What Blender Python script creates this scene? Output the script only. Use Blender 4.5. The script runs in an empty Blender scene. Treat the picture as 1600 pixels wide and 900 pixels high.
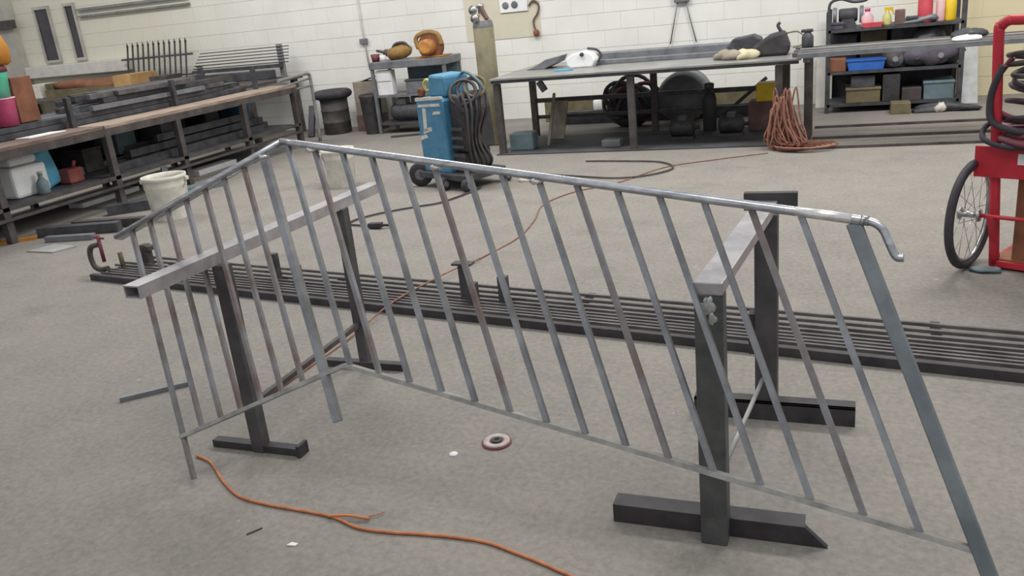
import bpy, bmesh, math, random
from mathutils import Vector as V, Matrix
random.seed(7)
SC = bpy.context.scene
COL = SC.collection
# ------------------------------------------------------------------ camera
cd = bpy.data.cameras.new('camera'); cam = bpy.data.objects.new('camera', cd); COL.objects.link(cam)
cd.sensor_width = 36.0; cd.lens = 1320 / 1600 * 36.0; cd.clip_end = 200
cam.matrix_world = Matrix(((0.9317, -0.0258, 0.3624, 0), (0.3495, 0.3353, -0.8748, 0), (-0.0990, 0.9417, 0.3214, 1.6), (0, 0, 0, 1)))
SC.camera = cam
# ------------------------------------------------------------------ light
w = bpy.data.worlds.new('world'); SC.world = w; w.use_nodes = True
bgn = w.node_tree.nodes['Background']; bgn.inputs[0].default_value = (0.965, 0.985, 1.0, 1); bgn.inputs[1].default_value = 0.60
def area(name, loc, sx, sy, power, color=(1, .99, .965), rot=(0, 0, 0)):
    l = bpy.data.lights.new(name, 'AREA'); l.shape = 'RECTANGLE'; l.size = sx; l.size_y = sy; l.energy = power; l.color = color
    o = bpy.data.objects.new(name, l); COL.objects.link(o); o.location = loc; o.rotation_euler = rot
    return o
for lx, pw in ((-9.5, 170), (-4.0, 225), (1.5, 280)):
    area('overhead_fill', (lx, 7.4, 5.2), 3.0, 1.2, pw)  # unseen overhead fill, added to light the back wall and far floor
area('overhead_fill', (.3, 1.2, 5.2), 3.0, 1.2, 100)  # unseen fill added to brighten the floor near the camera
SC.view_settings.view_transform = 'Standard'; SC.view_settings.look = 'None'
SC.view_settings.exposure = 0.0; SC.view_settings.gamma = 1.0; SC.view_settings.use_curve_mapping = False

# ------------------------------------------------------------------ materials
def lin(c):
    return tuple(((v / 255) / 12.92 if v / 255 <= .04045 else ((v / 255 + .055) / 1.055) ** 2.4) for v in c) + (1,)
def mat(name, c1, c2=None, rough=.7, metal=0., scale=6., detail=5., bump=0., c3=None, stretch=None, spec=.4):
    m = bpy.data.materials.new(name); m.use_nodes = True
    nt = m.node_tree; n = nt.nodes; L = nt.links; p = n['Principled BSDF']
    p.inputs['Roughness'].default_value = rough; p.inputs['Metallic'].default_value = metal
    p.inputs['Specular IOR Level'].default_value = spec
    if c2 is None: c2 = tuple(max(0, v * .82) for v in c1)
    g = n.new('ShaderNodeNewGeometry'); mp = n.new('ShaderNodeMapping'); L.new(g.outputs['Position'], mp.inputs[0])
    if stretch: mp.inputs['Scale'].default_value = stretch
    nz = n.new('ShaderNodeTexNoise'); nz.inputs['Scale'].default_value = scale; nz.inputs['Detail'].default_value = detail
    nz.inputs['Roughness'].default_value = .62
    L.new(mp.outputs[0], nz.inputs['Vector'])
    r = n.new('ShaderNodeValToRGB'); e = r.color_ramp.elements
    e[0].position = .32; e[0].color = lin(c2); e[1].position = .66; e[1].color = lin(c1)
    if c3 is not None:
        x = r.color_ramp.elements.new(.8); x.color = lin(c3)
    L.new(nz.outputs['Fac'], r.inputs[0]); L.new(r.outputs[0], p.inputs['Base Color'])
    if bump:
        b = n.new('ShaderNodeBump'); b.inputs['Strength'].default_value = bump; b.inputs['Distance'].default_value = .01
        L.new(nz.outputs['Fac'], b.inputs['Height']); L.new(b.outputs[0], p.inputs['Normal'])
    return m
M = {}
M['steel'] = mat('mill_steel', (150, 153, 158), (114, 115, 120), .34, .65, 9)
M['handrail'] = mat('brushed_rail_steel', (196, 198, 202), (150, 152, 158), .27, .85, 14, stretch=(1, 4, 4))
M['rail_low'] = mat('brushed_bottom_rail', (172, 170, 166), (128, 126, 124), .35, .6, 12)
M['rust_red'] = mat('dusty_red_metal', (152, 84, 80), (122, 62, 60), .7)
M['drab'] = mat('drab_tool_plastic', (160, 126, 72), (122, 92, 52), .6, 0, 16)
M['glove'] = mat('pale_leather', (206, 198, 166), (176, 166, 134), .8)
M['tarp'] = mat('purple_grey_tarp', (98, 92, 104), (66, 62, 72), .7, 0, 7)
M['steel_rust'] = mat('rust_streaked_steel', (138, 141, 147), (112, 94, 88), .5, .4, 7)
M['bright'] = mat('ground_bright_steel', (232, 230, 226), (190, 190, 192), .3, .7, 30)
M['post_green'] = mat('blue_grey_steel', (128, 135, 139), (102, 109, 114), .45, .45, 8)
M['saw_dark'] = mat('dark_painted_steel', (88, 86, 88), (66, 63, 66), .5, .25, 9, c3=(120, 116, 112))
M['saw_face'] = mat('worn_dark_steel', (98, 100, 98), (74, 76, 78), .5, .3, 12, c3=(140, 138, 130))
M['saw_top'] = mat('polished_beam_steel', (190, 185, 187), (148, 146, 152), .32, .5, 10)
M['black'] = mat('black_steel', (68, 65, 67), (46, 44, 47), .6, .1, 9)
M['dark'] = mat('dark_oily_metal', (84, 84, 88), (56, 55, 59), .6, .2, 8)
M['dark2'] = mat('dark_brown_metal', (90, 83, 81), (62, 57, 56), .65, .15, 7)
M['rod'] = mat('floor_rod_steel', (116, 112, 112), (84, 80, 81), .45, .4, 7)
M['grey'] = mat('grey_metal', (132, 134, 138), (104, 105, 110), .5, .3, 6)
M['lgrey'] = mat('light_grey_metal', (168, 168, 166), (140, 140, 138), .5, .2, 6)
M['tabletop'] = mat('worn_table_plate', (158, 156, 152), (128, 127, 126), .4, .3, 3)
M['wood'] = mat('worn_plank', (164, 146, 130), (122, 106, 95), .75, 0, 4, stretch=(6, 1, 6))
M['wood_d'] = mat('dark_plank', (128, 108, 96), (88, 74, 68), .75, 0, 4, stretch=(6, 1, 6))
M['card'] = mat('cardboard', (190, 152, 104), (166, 126, 82), .85)
M['tan'] = mat('tan_cardboard', (158, 148, 134), (128, 118, 108), .85)
M['brown'] = mat('brown_board', (138, 92, 68), (110, 70, 52), .8)
M['brown_box'] = mat('dusty_brown_box', (122, 96, 90), (96, 74, 70), .85)
M['olive'] = mat('olive_box', (120, 110, 80), (92, 85, 66), .8)
M['cyl'] = mat('tan_cylinder_paint', (158, 150, 124), (132, 124, 100), .5, .05, 6)
M['blue'] = mat('blue_paint', (84, 142, 172), (62, 112, 146), .5, 0, 7)
M['blue2'] = mat('strong_blue_plastic', (54, 106, 186), (42, 84, 160), .5)
M['cyan'] = mat('pale_blue_plastic', (112, 188, 216), (84, 160, 196), .4)
M['white'] = mat('white_plastic', (240, 240, 238), (226, 228, 228), .45)
M['bucket'] = mat('dirty_white_plastic', (222, 217, 206), (190, 185, 175), .55, 0, 9)
M['paper'] = mat('paper', (226, 226, 226), (208, 206, 206), .8)
M['red'] = mat('red_paint', (190, 46, 60), (166, 36, 50), .45)
M['redd'] = mat('faded_red_plastic', (200, 74, 84), (170, 56, 66), .6)
M['pink'] = mat('pink_plastic', (206, 92, 132), (176, 62, 104), .5)
M['palepink'] = mat('pale_pink_plastic', (218, 182, 184), (202, 160, 166), .6)
M['green'] = mat('turquoise_plastic', (108, 214, 178), (84, 184, 152), .45)
M['teal'] = mat('dull_teal', (112, 130, 134), (88, 104, 110), .6)
M['orange'] = mat('orange_plastic', (206, 142, 74), (150, 100, 54), .55, 0, 14)
M['amber'] = mat('amber_paint', (196, 132, 40), (150, 98, 36), .6)
M['yellow'] = mat('yellow_plastic', (230, 196, 40), (206, 168, 30), .5)
M['lime'] = mat('lime_plastic', (204, 200, 130), (178, 172, 104), .5)
M['cord'] = mat('orange_cord_rubber', (192, 122, 80), (160, 98, 68), .6, 0, 20)
M['cord2'] = mat('dusty_orange_cord', (160, 112, 94), (124, 86, 74), .7, 0, 20)
M['hose'] = mat('dark_hose_rubber', (74, 66, 68), (52, 47, 50), .55)
M['tyre'] = mat('tyre_rubber', (64, 60, 66), (46, 43, 48), .7)
M['chrome'] = mat('hub_chrome', (190, 190, 192), (150, 150, 154), .25, .9, 20)
M['maroon'] = mat('maroon_plastic', (120, 62, 74), (92, 46, 58), .6)
M['mortar'] = mat('painted_mortar', (206, 203, 194), (194, 191, 182), .9)
M['pane'] = mat('dark_window_glass', (72, 66, 72), (52, 50, 54), .2, 0, 3)
M['ledge'] = mat('pale_ledge', (212, 208, 200), (194, 190, 184), .8)
M['pillar'] = mat('grey_pillar', (186, 182, 172), (164, 160, 152), .85, 0, 3)
M['beam'] = mat('grey_beam_paint', (140, 138, 136), (116, 114, 114), .7)
M['patch'] = mat('bare_plaster', (212, 206, 186), (202, 195, 174), .9, 0, 3)
M['disc'] = mat('abrasive_disc', (196, 188, 184), (166, 150, 148), .7, 0, 30)
M['discred'] = mat('disc_backing', (150, 84, 82), (118, 66, 66), .7)
M['mat'] = mat('table_shade_dark', (84, 84, 86), (58, 58, 62), .7, .1, 3)  # dark tone carries the shade under the steel table
def wall_material():
    m = mat('painted_block', (233, 232, 227), (222, 220, 212), .85, 0, 1.3, 8, .08)
    nt = m.node_tree; n = nt.nodes; L = nt.links; p = n['Principled BSDF']
    old = p.inputs['Base Color'].links[0].from_socket
    g = n.new('ShaderNodeNewGeometry'); s = n.new('ShaderNodeSeparateXYZ'); L.new(g.outputs['Position'], s.inputs[0])
    nz = n.new('ShaderNodeTexNoise'); nz.inputs['Scale'].default_value = .6; nz.inputs['Detail'].default_value = 3
    L.new(g.outputs['Position'], nz.inputs['Vector'])
    ad = n.new('ShaderNodeMath'); ad.operation = 'MULTIPLY_ADD'; L.new(nz.outputs['Fac'], ad.inputs[0]); ad.inputs[1].default_value = 1.6; L.new(s.outputs['X'], ad.inputs[2])
    r = n.new('ShaderNodeMapRange'); L.new(ad.outputs[0], r.inputs[0])           # cream coat of paint east of the shelf
    r.inputs[1].default_value = 1.3; r.inputs[2].default_value = 2.0
    mx = n.new('ShaderNodeMix'); mx.data_type = 'RGBA'; L.new(r.outputs[0], mx.inputs[0]); L.new(old, mx.inputs[6]); mx.inputs[7].default_value = lin((214, 202, 168))
    r2 = n.new('ShaderNodeMapRange'); L.new(ad.outputs[0], r2.inputs[0])         # yellower colour towards the west end
    r2.inputs[1].default_value = -7.2; r2.inputs[2].default_value = -9.6; r2.inputs[3].default_value = 0; r2.inputs[4].default_value = .75
    mx2 = n.new('ShaderNodeMix'); mx2.data_type = 'RGBA'; L.new(r2.outputs[0], mx2.inputs[0]); L.new(mx.outputs[2], mx2.inputs[6]); mx2.inputs[7].default_value = lin((206, 201, 182))
    L.new(mx2.outputs[2], p.inputs['Base Color'])
    return m
M['wall'] = wall_material()
def floor_material():
    m = bpy.data.materials.new('workshop_concrete'); m.use_nodes = True
    nt = m.node_tree; n = nt.nodes; L = nt.links; p = n['Principled BSDF']; p.inputs['Roughness'].default_value = .8
    p.inputs['Specular IOR Level'].default_value = .25
    g = n.new('ShaderNodeNewGeometry')
    def nz(s, d, st=None):
        mp = n.new('ShaderNodeMapping'); L.new(g.outputs['Position'], mp.inputs[0])
        if st: mp.inputs['Scale'].default_value = st
        t = n.new('ShaderNodeTexNoise'); t.inputs['Scale'].default_value = s; t.inputs['Detail'].default_value = d; t.inputs['Roughness'].default_value = .65
        L.new(mp.outputs[0], t.inputs['Vector']); return t.outputs['Fac']
    def ramp(f, stops):
        r = n.new('ShaderNodeValToRGB'); e = r.color_ramp.elements
        e[0].position, e[0].color = stops[0][0], lin(stops[0][1]); e[1].position, e[1].color = stops[1][0], lin(stops[1][1])
        for q, c in stops[2:]: x = e.new(q); x.color = lin(c)
        L.new(f, r.inputs[0]); return r.outputs[0]
    def mix(a, b, f, mode='MIX'):
        x = n.new('ShaderNodeMix'); x.data_type = 'RGBA'; x.blend_type = mode
        if isinstance(f, float): x.inputs[0].default_value = f
        else: L.new(f, x.inputs[0])
        for s, i in ((a, 6), (b, 7)):
            if isinstance(s, tuple): x.inputs[i].default_value = s
            else: L.new(s, x.inputs[i])
        return x.outputs[2]
    big = ramp(nz(.55, 4), [(.3, (122, 116, 110)), (.7, (140, 133, 125))])
    mid = ramp(nz(3.2, 6), [(.3, (113, 109, 104)), (.7, (146, 139, 131))])
    c = mix(big, mid, .5)
    fine = ramp(nz(38, 4), [(.3, (98, 97, 95)), (.68, (164, 159, 152))])
    c = mix(c, fine, .3)
    st = n.new('ShaderNodeMapRange'); L.new(nz(1.1, 5, (1, 1.6, 1)), st.inputs[0]); st.inputs[1].default_value = .58; st.inputs[2].default_value = .72; st.inputs[4].default_value = .4
    c = mix(c, lin((92, 90, 89)), st.outputs[0])
    sp = n.new('ShaderNodeMapRange'); L.new(nz(14, 3), sp.inputs[0]); sp.inputs[1].default_value = .70; sp.inputs[2].default_value = .76; sp.inputs[4].default_value = .55
    c = mix(c, lin((190, 183, 173)), sp.outputs[0])
    L.new(c, p.inputs['Base Color'])
    b = n.new('ShaderNodeBump'); b.inputs['Strength'].default_value = .25; b.inputs['Distance'].default_value = .004
    L.new(nz(38, 4), b.inputs['Height']); L.new(b.outputs[0], p.inputs['Normal'])
    return m
M['floor'] = floor_material()

# ------------------------------------------------------------------ mesh helpers
class B:
    def __init__(s): s.v = []; s.f = []; s.sm = []
    def add(s, vs, fs, smooth=False):
        o = len(s.v); s.v += [V(x) for x in vs]
        for f in fs: s.f.append([o + i for i in f]); s.sm.append(smooth)
        return s
    def box(s, x0, x1, y0, y1, z0, z1, rot=0., piv=None):
        vs = [V((x, y, z)) for z in (z0, z1) for y in (y0, y1) for x in (x0, x1)]
        if rot:
            c = V(piv) if piv else V(((x0 + x1) / 2, (y0 + y1) / 2, 0)); R = Matrix.Rotation(rot, 3, 'Z'); c.z = 0
            vs = [R @ (q - c) + c for q in vs]
        return s.add(vs, [(0, 2, 3, 1), (4, 5, 7, 6), (0, 1, 5, 4), (2, 6, 7, 3), (0, 4, 6, 2), (1, 3, 7, 5)])
    def bar(s, p0, p1, w, h, up=(0, 0, 1)):
        p0, p1, up = V(p0), V(p1), V(up); d = (p1 - p0).normalized(); r = d.cross(up)
        if r.length < 1e-4: r = d.cross(V((0, 1, 0)))
        r.normalize(); u = r.cross(d)
        vs = [p + r * (a * w / 2) + u * (b * h / 2) for p in (p0, p1) for a, b in ((-1, -1), (1, -1), (1, 1), (-1, 1))]
        return s.add(vs, [(0, 3, 2, 1), (4, 5, 6, 7), (0, 1, 5, 4), (1, 2, 6, 5), (2, 3, 7, 6), (3, 0, 4, 7)])
    def sweep(s, pts, prof, up=(0, 0, 1), smooth=True, cap=True):
        """prof: list of (a,b) in (right, up) at every point of the path"""
        pts = [V(p) for p in pts]; up = V(up); n = len(prof); vs = []
        for i, p in enumerate(pts):
            d = (pts[min(i + 1, len(pts) - 1)] - pts[max(i - 1, 0)]).normalized()
            r = d.cross(up)
            if r.length < 1e-4: r = d.cross(V((.3, 1, 0)))
            r.normalize(); u = r.cross(d)
            vs += [p + r * a + u * b for a, b in prof]
        fs = [(i * n + j, i * n + (j + 1) % n, (i + 1) * n + (j + 1) % n, (i + 1) * n + j) for i in range(len(pts) - 1) for j in range(n)]
        o = len(s.v); s.add(vs, fs, smooth)
        if cap:
            s.f.append([o + j for j in range(n)][::-1]); s.sm.append(False)
            s.f.append([o + (len(pts) - 1) * n + j for j in range(n)]); s.sm.append(False)
        return s
    def tube(s, pts, r, n=8):
        pts = [V(p) for p in pts]; vs = []; u = None
        for i, p in enumerate(pts):
            d = (pts[min(i + 1, len(pts) - 1)] - pts[max(i - 1, 0)])
            d = d.normalized() if d.length > 1e-9 else V((0, 0, 1))
            if u is None:
                u = d.cross(V((0, 0, 1)) if abs(d.z) < .9 else V((1, 0, 0))).normalized()
            else:
                u = (u - d * u.dot(d)); u = u.normalized() if u.length > 1e-6 else d.orthogonal().normalized()
            b = d.cross(u)
            rr = r[i] if isinstance(r, (list, tuple)) else r
            vs += [p + (u * math.cos(t) + b * math.sin(t)) * rr for t in [2 * math.pi * j / n for j in range(n)]]
        o = len(s.v)
        s.add(vs, [(i * n + j, i * n + (j + 1) % n, (i + 1) * n + (j + 1) % n, (i + 1) * n + j) for i in range(len(pts) - 1) for j in range(n)], True)
        s.f.append([o + j for j in range(n)][::-1]); s.sm.append(False)
        s.f.append([o + (len(pts) - 1) * n + j for j in range(n)]); s.sm.append(False)
        return s
    def lathe(s, prof, c, n=24, axis=(0, 0, 1), close=True):
        c = V(c); R = V((0, 0, 1)).rotation_difference(V(axis).normalized()).to_matrix(); k = len(prof)
        vs = [c + R @ V((r * math.cos(2 * math.pi * j / n), r * math.sin(2 * math.pi * j / n), z)) for r, z in prof for j in range(n)]
        o = len(s.v)
        for i in range(k - 1):
            pass
        s.add(vs, [(i * n + j, i * n + (j + 1) % n, (i + 1) * n + (j + 1) % n, (i + 1) * n + j) for i in range(k - 1) for j in range(n)], True)
        if close:
            if prof[0][0] > 1e-5: s.f.append([o + j for j in range(n)][::-1]); s.sm.append(False)
            if prof[-1][0] > 1e-5: s.f.append([o + (k - 1) * n + j for j in range(n)]); s.sm.append(False)
        return s
    def prism(s, poly, p, ax, ay, t):
        """polygon poly (a,b) on axes ax, ay from point p, thickness vector t (centred)"""
        p, ax, ay, t = V(p), V(ax), V(ay), V(t); n = len(poly)
        vs = [p + ax * a + ay * b - t / 2 for a, b in poly] + [p + ax * a + ay * b + t / 2 for a, b in poly]
        return s.add(vs, [tuple(range(n))[::-1], tuple(range(n, 2 * n))] + [(i, (i + 1) % n, n + (i + 1) % n, n + i) for i in range(n)])
    def blob(s, c, rx, ry, rz, seed=0, amp=.15, nu=14, nv=9, flat=None):
        rnd = random.Random(seed); c = V(c); vs = []
        ph = [(rnd.uniform(0, 6.28), rnd.randint(1, 4), rnd.randint(1, 3)) for _ in range(5)]
        for i in range(nv + 1):
            th = math.pi * i / nv
            for j in range(nu):
                f = 2 * math.pi * j / nu
                k = 1 + amp * sum(math.sin(a + b * f) * math.sin(d * th) for a, b, d in ph) / 2.2
                z = -math.cos(th) * rz * k
                if flat is not None: z = max(z, flat)
                vs.append(c + V((math.sin(th) * math.cos(f) * rx * k, math.sin(th) * math.sin(f) * ry * k, z)))
        return s.add(vs, [(i * nu + j, i * nu + (j + 1) % nu, (i + 1) * nu + (j + 1) % nu, (i + 1) * nu + j) for i in range(nv) for j in range(nu)], True)
    def torus(s, c, R, r, axis=(0, 0, 1), n=28, k=8, sq=1.0):
        c = V(c); Q = V((0, 0, 1)).rotation_difference(V(axis).normalized()).to_matrix(); vs = []
        for i in range(n):
            a = 2 * math.pi * i / n
            for j in range(k):
                b = 2 * math.pi * j / k
                vs.append(c + Q @ V(((R + r * math.cos(b)) * math.cos(a), (R + r * math.cos(b)) * math.sin(a), r * sq * math.sin(b))))
        return s.add(vs, [(i * k + j, ((i + 1) % n) * k + j, ((i + 1) % n) * k + (j + 1) % k, i * k + (j + 1) % k) for i in range(n) for j in range(k)], True)

def root_of(o):
    while o.parent: o = o.parent
    return o
def mesh_obj(name, b, m, off, bev=0):
    me = bpy.data.meshes.new(name); me.from_pydata([tuple(q - off) for q in b.v], [], b.f)
    me.polygons.foreach_set('use_smooth', b.sm); me.materials.append(m); me.validate()
    bm = bmesh.new(); bm.from_mesh(me); bmesh.ops.recalc_face_normals(bm, faces=bm.faces); bm.to_mesh(me); bm.free()
    o = bpy.data.objects.new(name, me); COL.objects.link(o)
    if bev:
        md = o.modifiers.new('bevel', 'BEVEL'); md.width = bev; md.segments = 2; md.limit_method = 'ANGLE'; md.angle_limit = 1.0
    return o
def mm(m): return M[m] if isinstance(m, str) else m
def thing(name, label, cat, loc, group=None):
    o = bpy.data.objects.new(name, None); COL.objects.link(o); o.location = loc; o.empty_display_size = .1
    o['label'] = label; o['category'] = cat
    if group: o['group'] = group
    return o
def part(name, b, m, parent, label=None, bev=0, kind=None):
    o = mesh_obj(name, b, mm(m), V(root_of(parent).location), bev); o.parent = parent
    if label: o['label'] = label
    if kind: o['kind'] = kind
    return o
def solo(name, b, m, label, cat, group=None, bev=0):
    xs = [q.x for q in b.v]; ys = [q.y for q in b.v]; zs = [q.z for q in b.v]
    L = V(((min(xs) + max(xs)) / 2, (min(ys) + max(ys)) / 2, min(zs)))
    o = mesh_obj(name, b, mm(m), L, bev); o.location = L; o['label'] = label; o['category'] = cat
    if group: o['group'] = group
    return o
def struct(name, b, m, parent=None, bev=0):
    o = mesh_obj(name, b, mm(m), V(root_of(parent).location) if parent else V(), bev)
    if parent: o.parent = parent
    else: o['kind'] = 'structure'
    return o
def smooth_path(pts, k=6):
    P = [V(p) for p in pts]; out = []
    for i in range(len(P) - 1):
        a, b, c, d = P[max(i - 1, 0)], P[i], P[i + 1], P[min(i + 2, len(P) - 1)]
        for j in range(k):
            t = j / k
            out.append(.5 * ((2 * b) + (c - a) * t + (2 * a - 5 * b + 4 * c - d) * t * t + (3 * b - a - 3 * c + d) * t ** 3))
    out.append(P[-1]); return out

# ------------------------------------------------------------------ floor and wall
struct('floor', B().box(-22, 9, -6, 11.5, -.1, 0), 'floor')
WY = 11.3
wall = struct('wall_back', B().box(-22, 9, WY + .004, WY + .3, 0, 4.2), 'mortar')
BW, BH = .44, .22
cells = []
for r in range(19):
    x = -21.9 - (BW / 2 if r % 2 else 0)
    while x < 8.6:
        cells.append((x, r)); x += BW
eye = V((0, 0, 1.6))
inv = cam.matrix_world.inverted()
def size_in_view(x, r):
    q = inv @ V((x + BW / 2, WY, (r + .5) * BH)); 
    if q.z >= -.1: return -1
    u = 800 + 1320 * q.x / -q.z; v_ = 450 - 1320 * q.y / -q.z
    if u < -25 or u > 1625 or v_ < -14: return -1
    return 1 / -q.z
rank = sorted(cells, key=lambda c: -size_in_view(*c))
block_me = None; rest = B(); cnt = 0
for x, r in rank:
    if cnt < 300 and size_in_view(x, r) > 0:
        if block_me is None:
            o = mesh_obj('block', B().box(.001, BW - .001, 0, .02, .003, BH - .003), M['wall'], V()); block_me = o.data
        else:
            o = bpy.data.objects.new('block', block_me); COL.objects.link(o)
        o.parent = wall; o.location = (x, WY, r * BH); cnt += 1
    else:
        rest.box(x + .001, x + BW - .001, WY, WY + .02, r * BH + .003, (r + 1) * BH - .003)
o = struct('blocks', rest, 'wall', wall); o['kind'] = 'stuff'

# windows, ledge, header on the west end of the wall
for i, (x0, x1) in enumerate(((-12.86, -12.56), (-12.17, -11.99))):
    wn = struct('window_%d' % (i + 1), B().box(x0 - .03, x0, WY - .05, WY, 1.36, 2.28).box(x1, x1 + .03, WY - .05, WY, 1.36, 2.28).box(x0, x1, WY - .05, WY, 2.23, 2.28).box(x0, x1, WY - .05, WY, 1.36, 1.4), 'pillar')
    struct('pane', B().box(x0, x1, WY - .02, WY - .005, 1.4, 2.23), 'pane', wn)
struct('trim_1', B().box(-13.3, -11.0, WY - .16, WY, 1.13, 1.32), 'ledge', bev=.01)
struct('trim_2', B().box(-11.9, -9.6, WY - .06, WY, 2.13, 2.17).box(-11.9, -9.6, WY - .06, WY, 2.03, 2.06), 'beam')
struct('trim_3', B().box(-14.05, -13.35, WY - .12, WY, 0, 4), 'pillar')
struct('trim_4', B().box(-14.6, -13.25, WY - .2, WY - .12, 1.98, 2.12), 'dark2')
solo('plaster_patch', B().box(-4.95, -3.86, WY - .008, WY - .001, 1.10, 2.1), 'patch', 'bare tan plaster patch on wall behind the gas cylinder', 'patch')
t = thing('socket_outlet', 'white double socket plate on the tan plaster patch', 'outlet', (-4.18, WY - .01, 1.42))
part('plate', B().box(-4.42, -4.02, WY - .03, WY - .008, 1.44, 1.66), 'white', t, bev=.006)
for x in (-4.33, -4.2):
    part('socket', B().lathe([(.045, 0), (.045, .012), (.03, .014)], (x, WY - .03, 1.535), 16, (0, -1, 0)), 'grey', t)
t = thing('hanging_lead', 'short reddish lead with plug hanging on wall beside the outlet', 'cable', (-3.9, WY - .02, 1.15))
part('lead', B().tube(smooth_path([(-4.0, WY - .03, 1.5), (-3.93, WY - .03, 1.56), (-3.86, WY - .03, 1.5), (-3.88, WY - .03, 1.4), (-3.95, WY - .03, 1.3), (-3.93, WY - .03, 1.17)]), .013, 6), 'brown_box', t)
part('plug', B().lathe([(.02, 0), (.04, .02), (.04, .07), (.02, .09)], (-3.92, WY - .04, 1.1), 12), 'brown', t)
t = thing('wall_conduit', 'thin pale conduit with small dark switch box on wall', 'conduit', (-6.55, WY - .01, .85))
part('pipe', B().tube([(-6.6, WY - .02, 2.4), (-6.6, WY - .02, 1.45), (-6.57, WY - .02, .86)], .012, 6), 'ledge', t)
part('switch_box', B().box(-6.66, -6.54, WY - .05, WY - .005, 1.2, 1.28), 'grey', t, bev=.005)
t = thing('hanging_rope', 'thin rope hanging in an inverted v from a wall hook', 'rope', (-1.95, WY - .02, .85))
part('hook_box', B().box(-2.05, -1.86, WY - .07, WY - .005, 1.36, 1.52), 'grey', t, bev=.01)
part('rope', B().tube([(-2.12, WY - .03, .86), (-2.0, WY - .04, 1.4)], .008, 6), 'grey', t)
part('rope', B().tube([(-1.79, WY - .03, .86), (-1.92, WY - .04, 1.4)], .008, 6), 'grey', t)

# ------------------------------------------------------------------ stair railing
T = V((-1.8573, 2.5109, 1.2052)); e = V((-.2951, .2814, .7203)); b = V((1.8797, -.3411, -.1974)); a = V((-.7101, -.0840, -.2976))
ed = e.normalized(); bd = b.normalized(); ad = a.normalized()
nB = bd.cross(ed).normalized(); nA = ad.cross(ed).normalized()
foot3 = T + b - e; foot3 = foot3 - e * (foot3.z / e.z)
rl = thing('stair_railing', 'blue grey steel stair railing with corner bend leaning on two sawhorses', 'railing', (-.6, 2.2, 0))
RP = [(-.019, -.011), (.019, -.011), (.021, 0), (.019, .008), (.010, .0125), (-.010, .0125), (-.019, .008), (-.021, 0)]
def rail_prof(p): return RP
upB = bd.cross(nB); upB = upB if upB.z > 0 else -upB
upA = ad.cross(nA); upA = upA if upA.z > 0 else -upA
# handrail, long run with the bent end
end = T + b + bd * .05
hook = smooth_path([T, T + b * .5, T + b * .97, T + b + bd * .02], 8)
part('handrail', B().sweep(hook, RP, upB, True), 'handrail', rl, bev=0)
h0 = T + b + bd * .02
dn = (-ed)
hk = [h0 - bd * .01, h0 + bd * .02, h0 + bd * .036 + dn * .006, h0 + bd * .045 + dn * .02, h0 + bd * .047 + dn * .05, h0 + bd * .049 + dn * .078, h0 + bd * .054 + dn * .088, h0 + bd * .068 + dn * .086]
part('handrail_return', B().tube(smooth_path(hk, 5), .0105, 8), 'handrail', rl, 'bent down end of handrail')
part('handrail', B().sweep([T, T + a * .5, T + a * 1.10], RP, upA, True), 'handrail', rl)
part('bottom_rail', B().bar(T - e, T + b - e, .028, .014, upB), 'rail_low', rl)
part('bottom_rail', B().bar(T - e, T + a - e + ad * .01, .028, .014, upA), 'rail_low', rl)
for i in range(15):
    q = T + b * (.0109 + (1 - .0109) * i / 15)
    part('picket', B().bar(q - ed * .01, q - e, .0155, .0155, nB), 'steel_rust' if i % 4 == 1 else 'steel', rl)
for i in range(1, 7):
    q = T + a * (.1183 + (1 - .1183) * i / 7)
    part('picket', B().bar(q - ed * .01, q - e, .015, .015, nA), 'steel_rust', rl)
q = T + a * .1183
part('post', B().bar(q - ed * .01, q - e * 1.205, .027, .027, nA), 'steel', rl, 'square post beside the corner bend', bev=.002)
q = T + a
part('post', B().bar(q - ed * .0, q - e * 1.2, .016, .016, nA), 'steel_rust', rl, 'thin end post reaching below the bottom rail', bev=.001)
q = T + b
part('post', B().bar(q - ed * .01, foot3, .035, .035, nB), 'post_green', rl, 'thick blue grey end post standing on the floor', bev=.003)
for q, u_, up_ in ((T + a * .1183, ad, upA), (T + b * .075, bd, upB), (T + b * .35, bd, upB), (T + b * .54, bd, upB)):
    part('weld', B().blob(q - up_ * .013 - (nB if nB.y < 0 else -nB) * -.006, .024, .018, .011, 2, .25, 10, 6), 'bright', rl, 'bright ground weld spot')
part('ground_strip', B().sweep([T + b * .93, T + b * 1.0], [(x * 1.03, y * 1.05) for x, y in RP], upB), 'bright', rl, 'bright freshly ground stretch of handrail')

# ------------------------------------------------------------------ sawhorses
s1 = thing('sawhorse', 'dark steel sawhorse with long slender beam under the short railing side', 'sawhorse', (-2.15, 2.8, 0))
def chan(p0, p1, w, h, t):     # hollow rectangular tube, open ends
    p0, p1 = V(p0), V(p1); d = (p1 - p0).normalized(); r = d.cross(V((0, 0, 1))).normalized(); u = V((0, 0, 1))
    bb = B()
    for s_ in (-1, 1): bb.bar(p0 + r * s_ * (w - t) / 2, p1 + r * s_ * (w - t) / 2, t, h)
    for s_ in (-1, 1): bb.bar(p0 + u * s_ * (h - t) / 2, p1 + u * s_ * (h - t) / 2, w - 2 * t, t)
    return bb
part('beam', chan((-2.205, 2.02, .805), (-2.13, 3.55, .805), .07, .045, .005), 'saw_top', s1, 'open ended tube with worn shiny top')
part('leg', B().box(-2.170, -2.116, 2.37, 2.42, 0, .783), 'saw_dark', s1, bev=.003)
part('leg', B().box(-2.155, -2.105, 3.19, 3.24, 0, .783), 'saw_dark', s1, bev=.003)
part('foot', B().box(-2.37, -1.95, 2.375, 2.415, 0, .032), 'black', s1, bev=.002)
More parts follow.
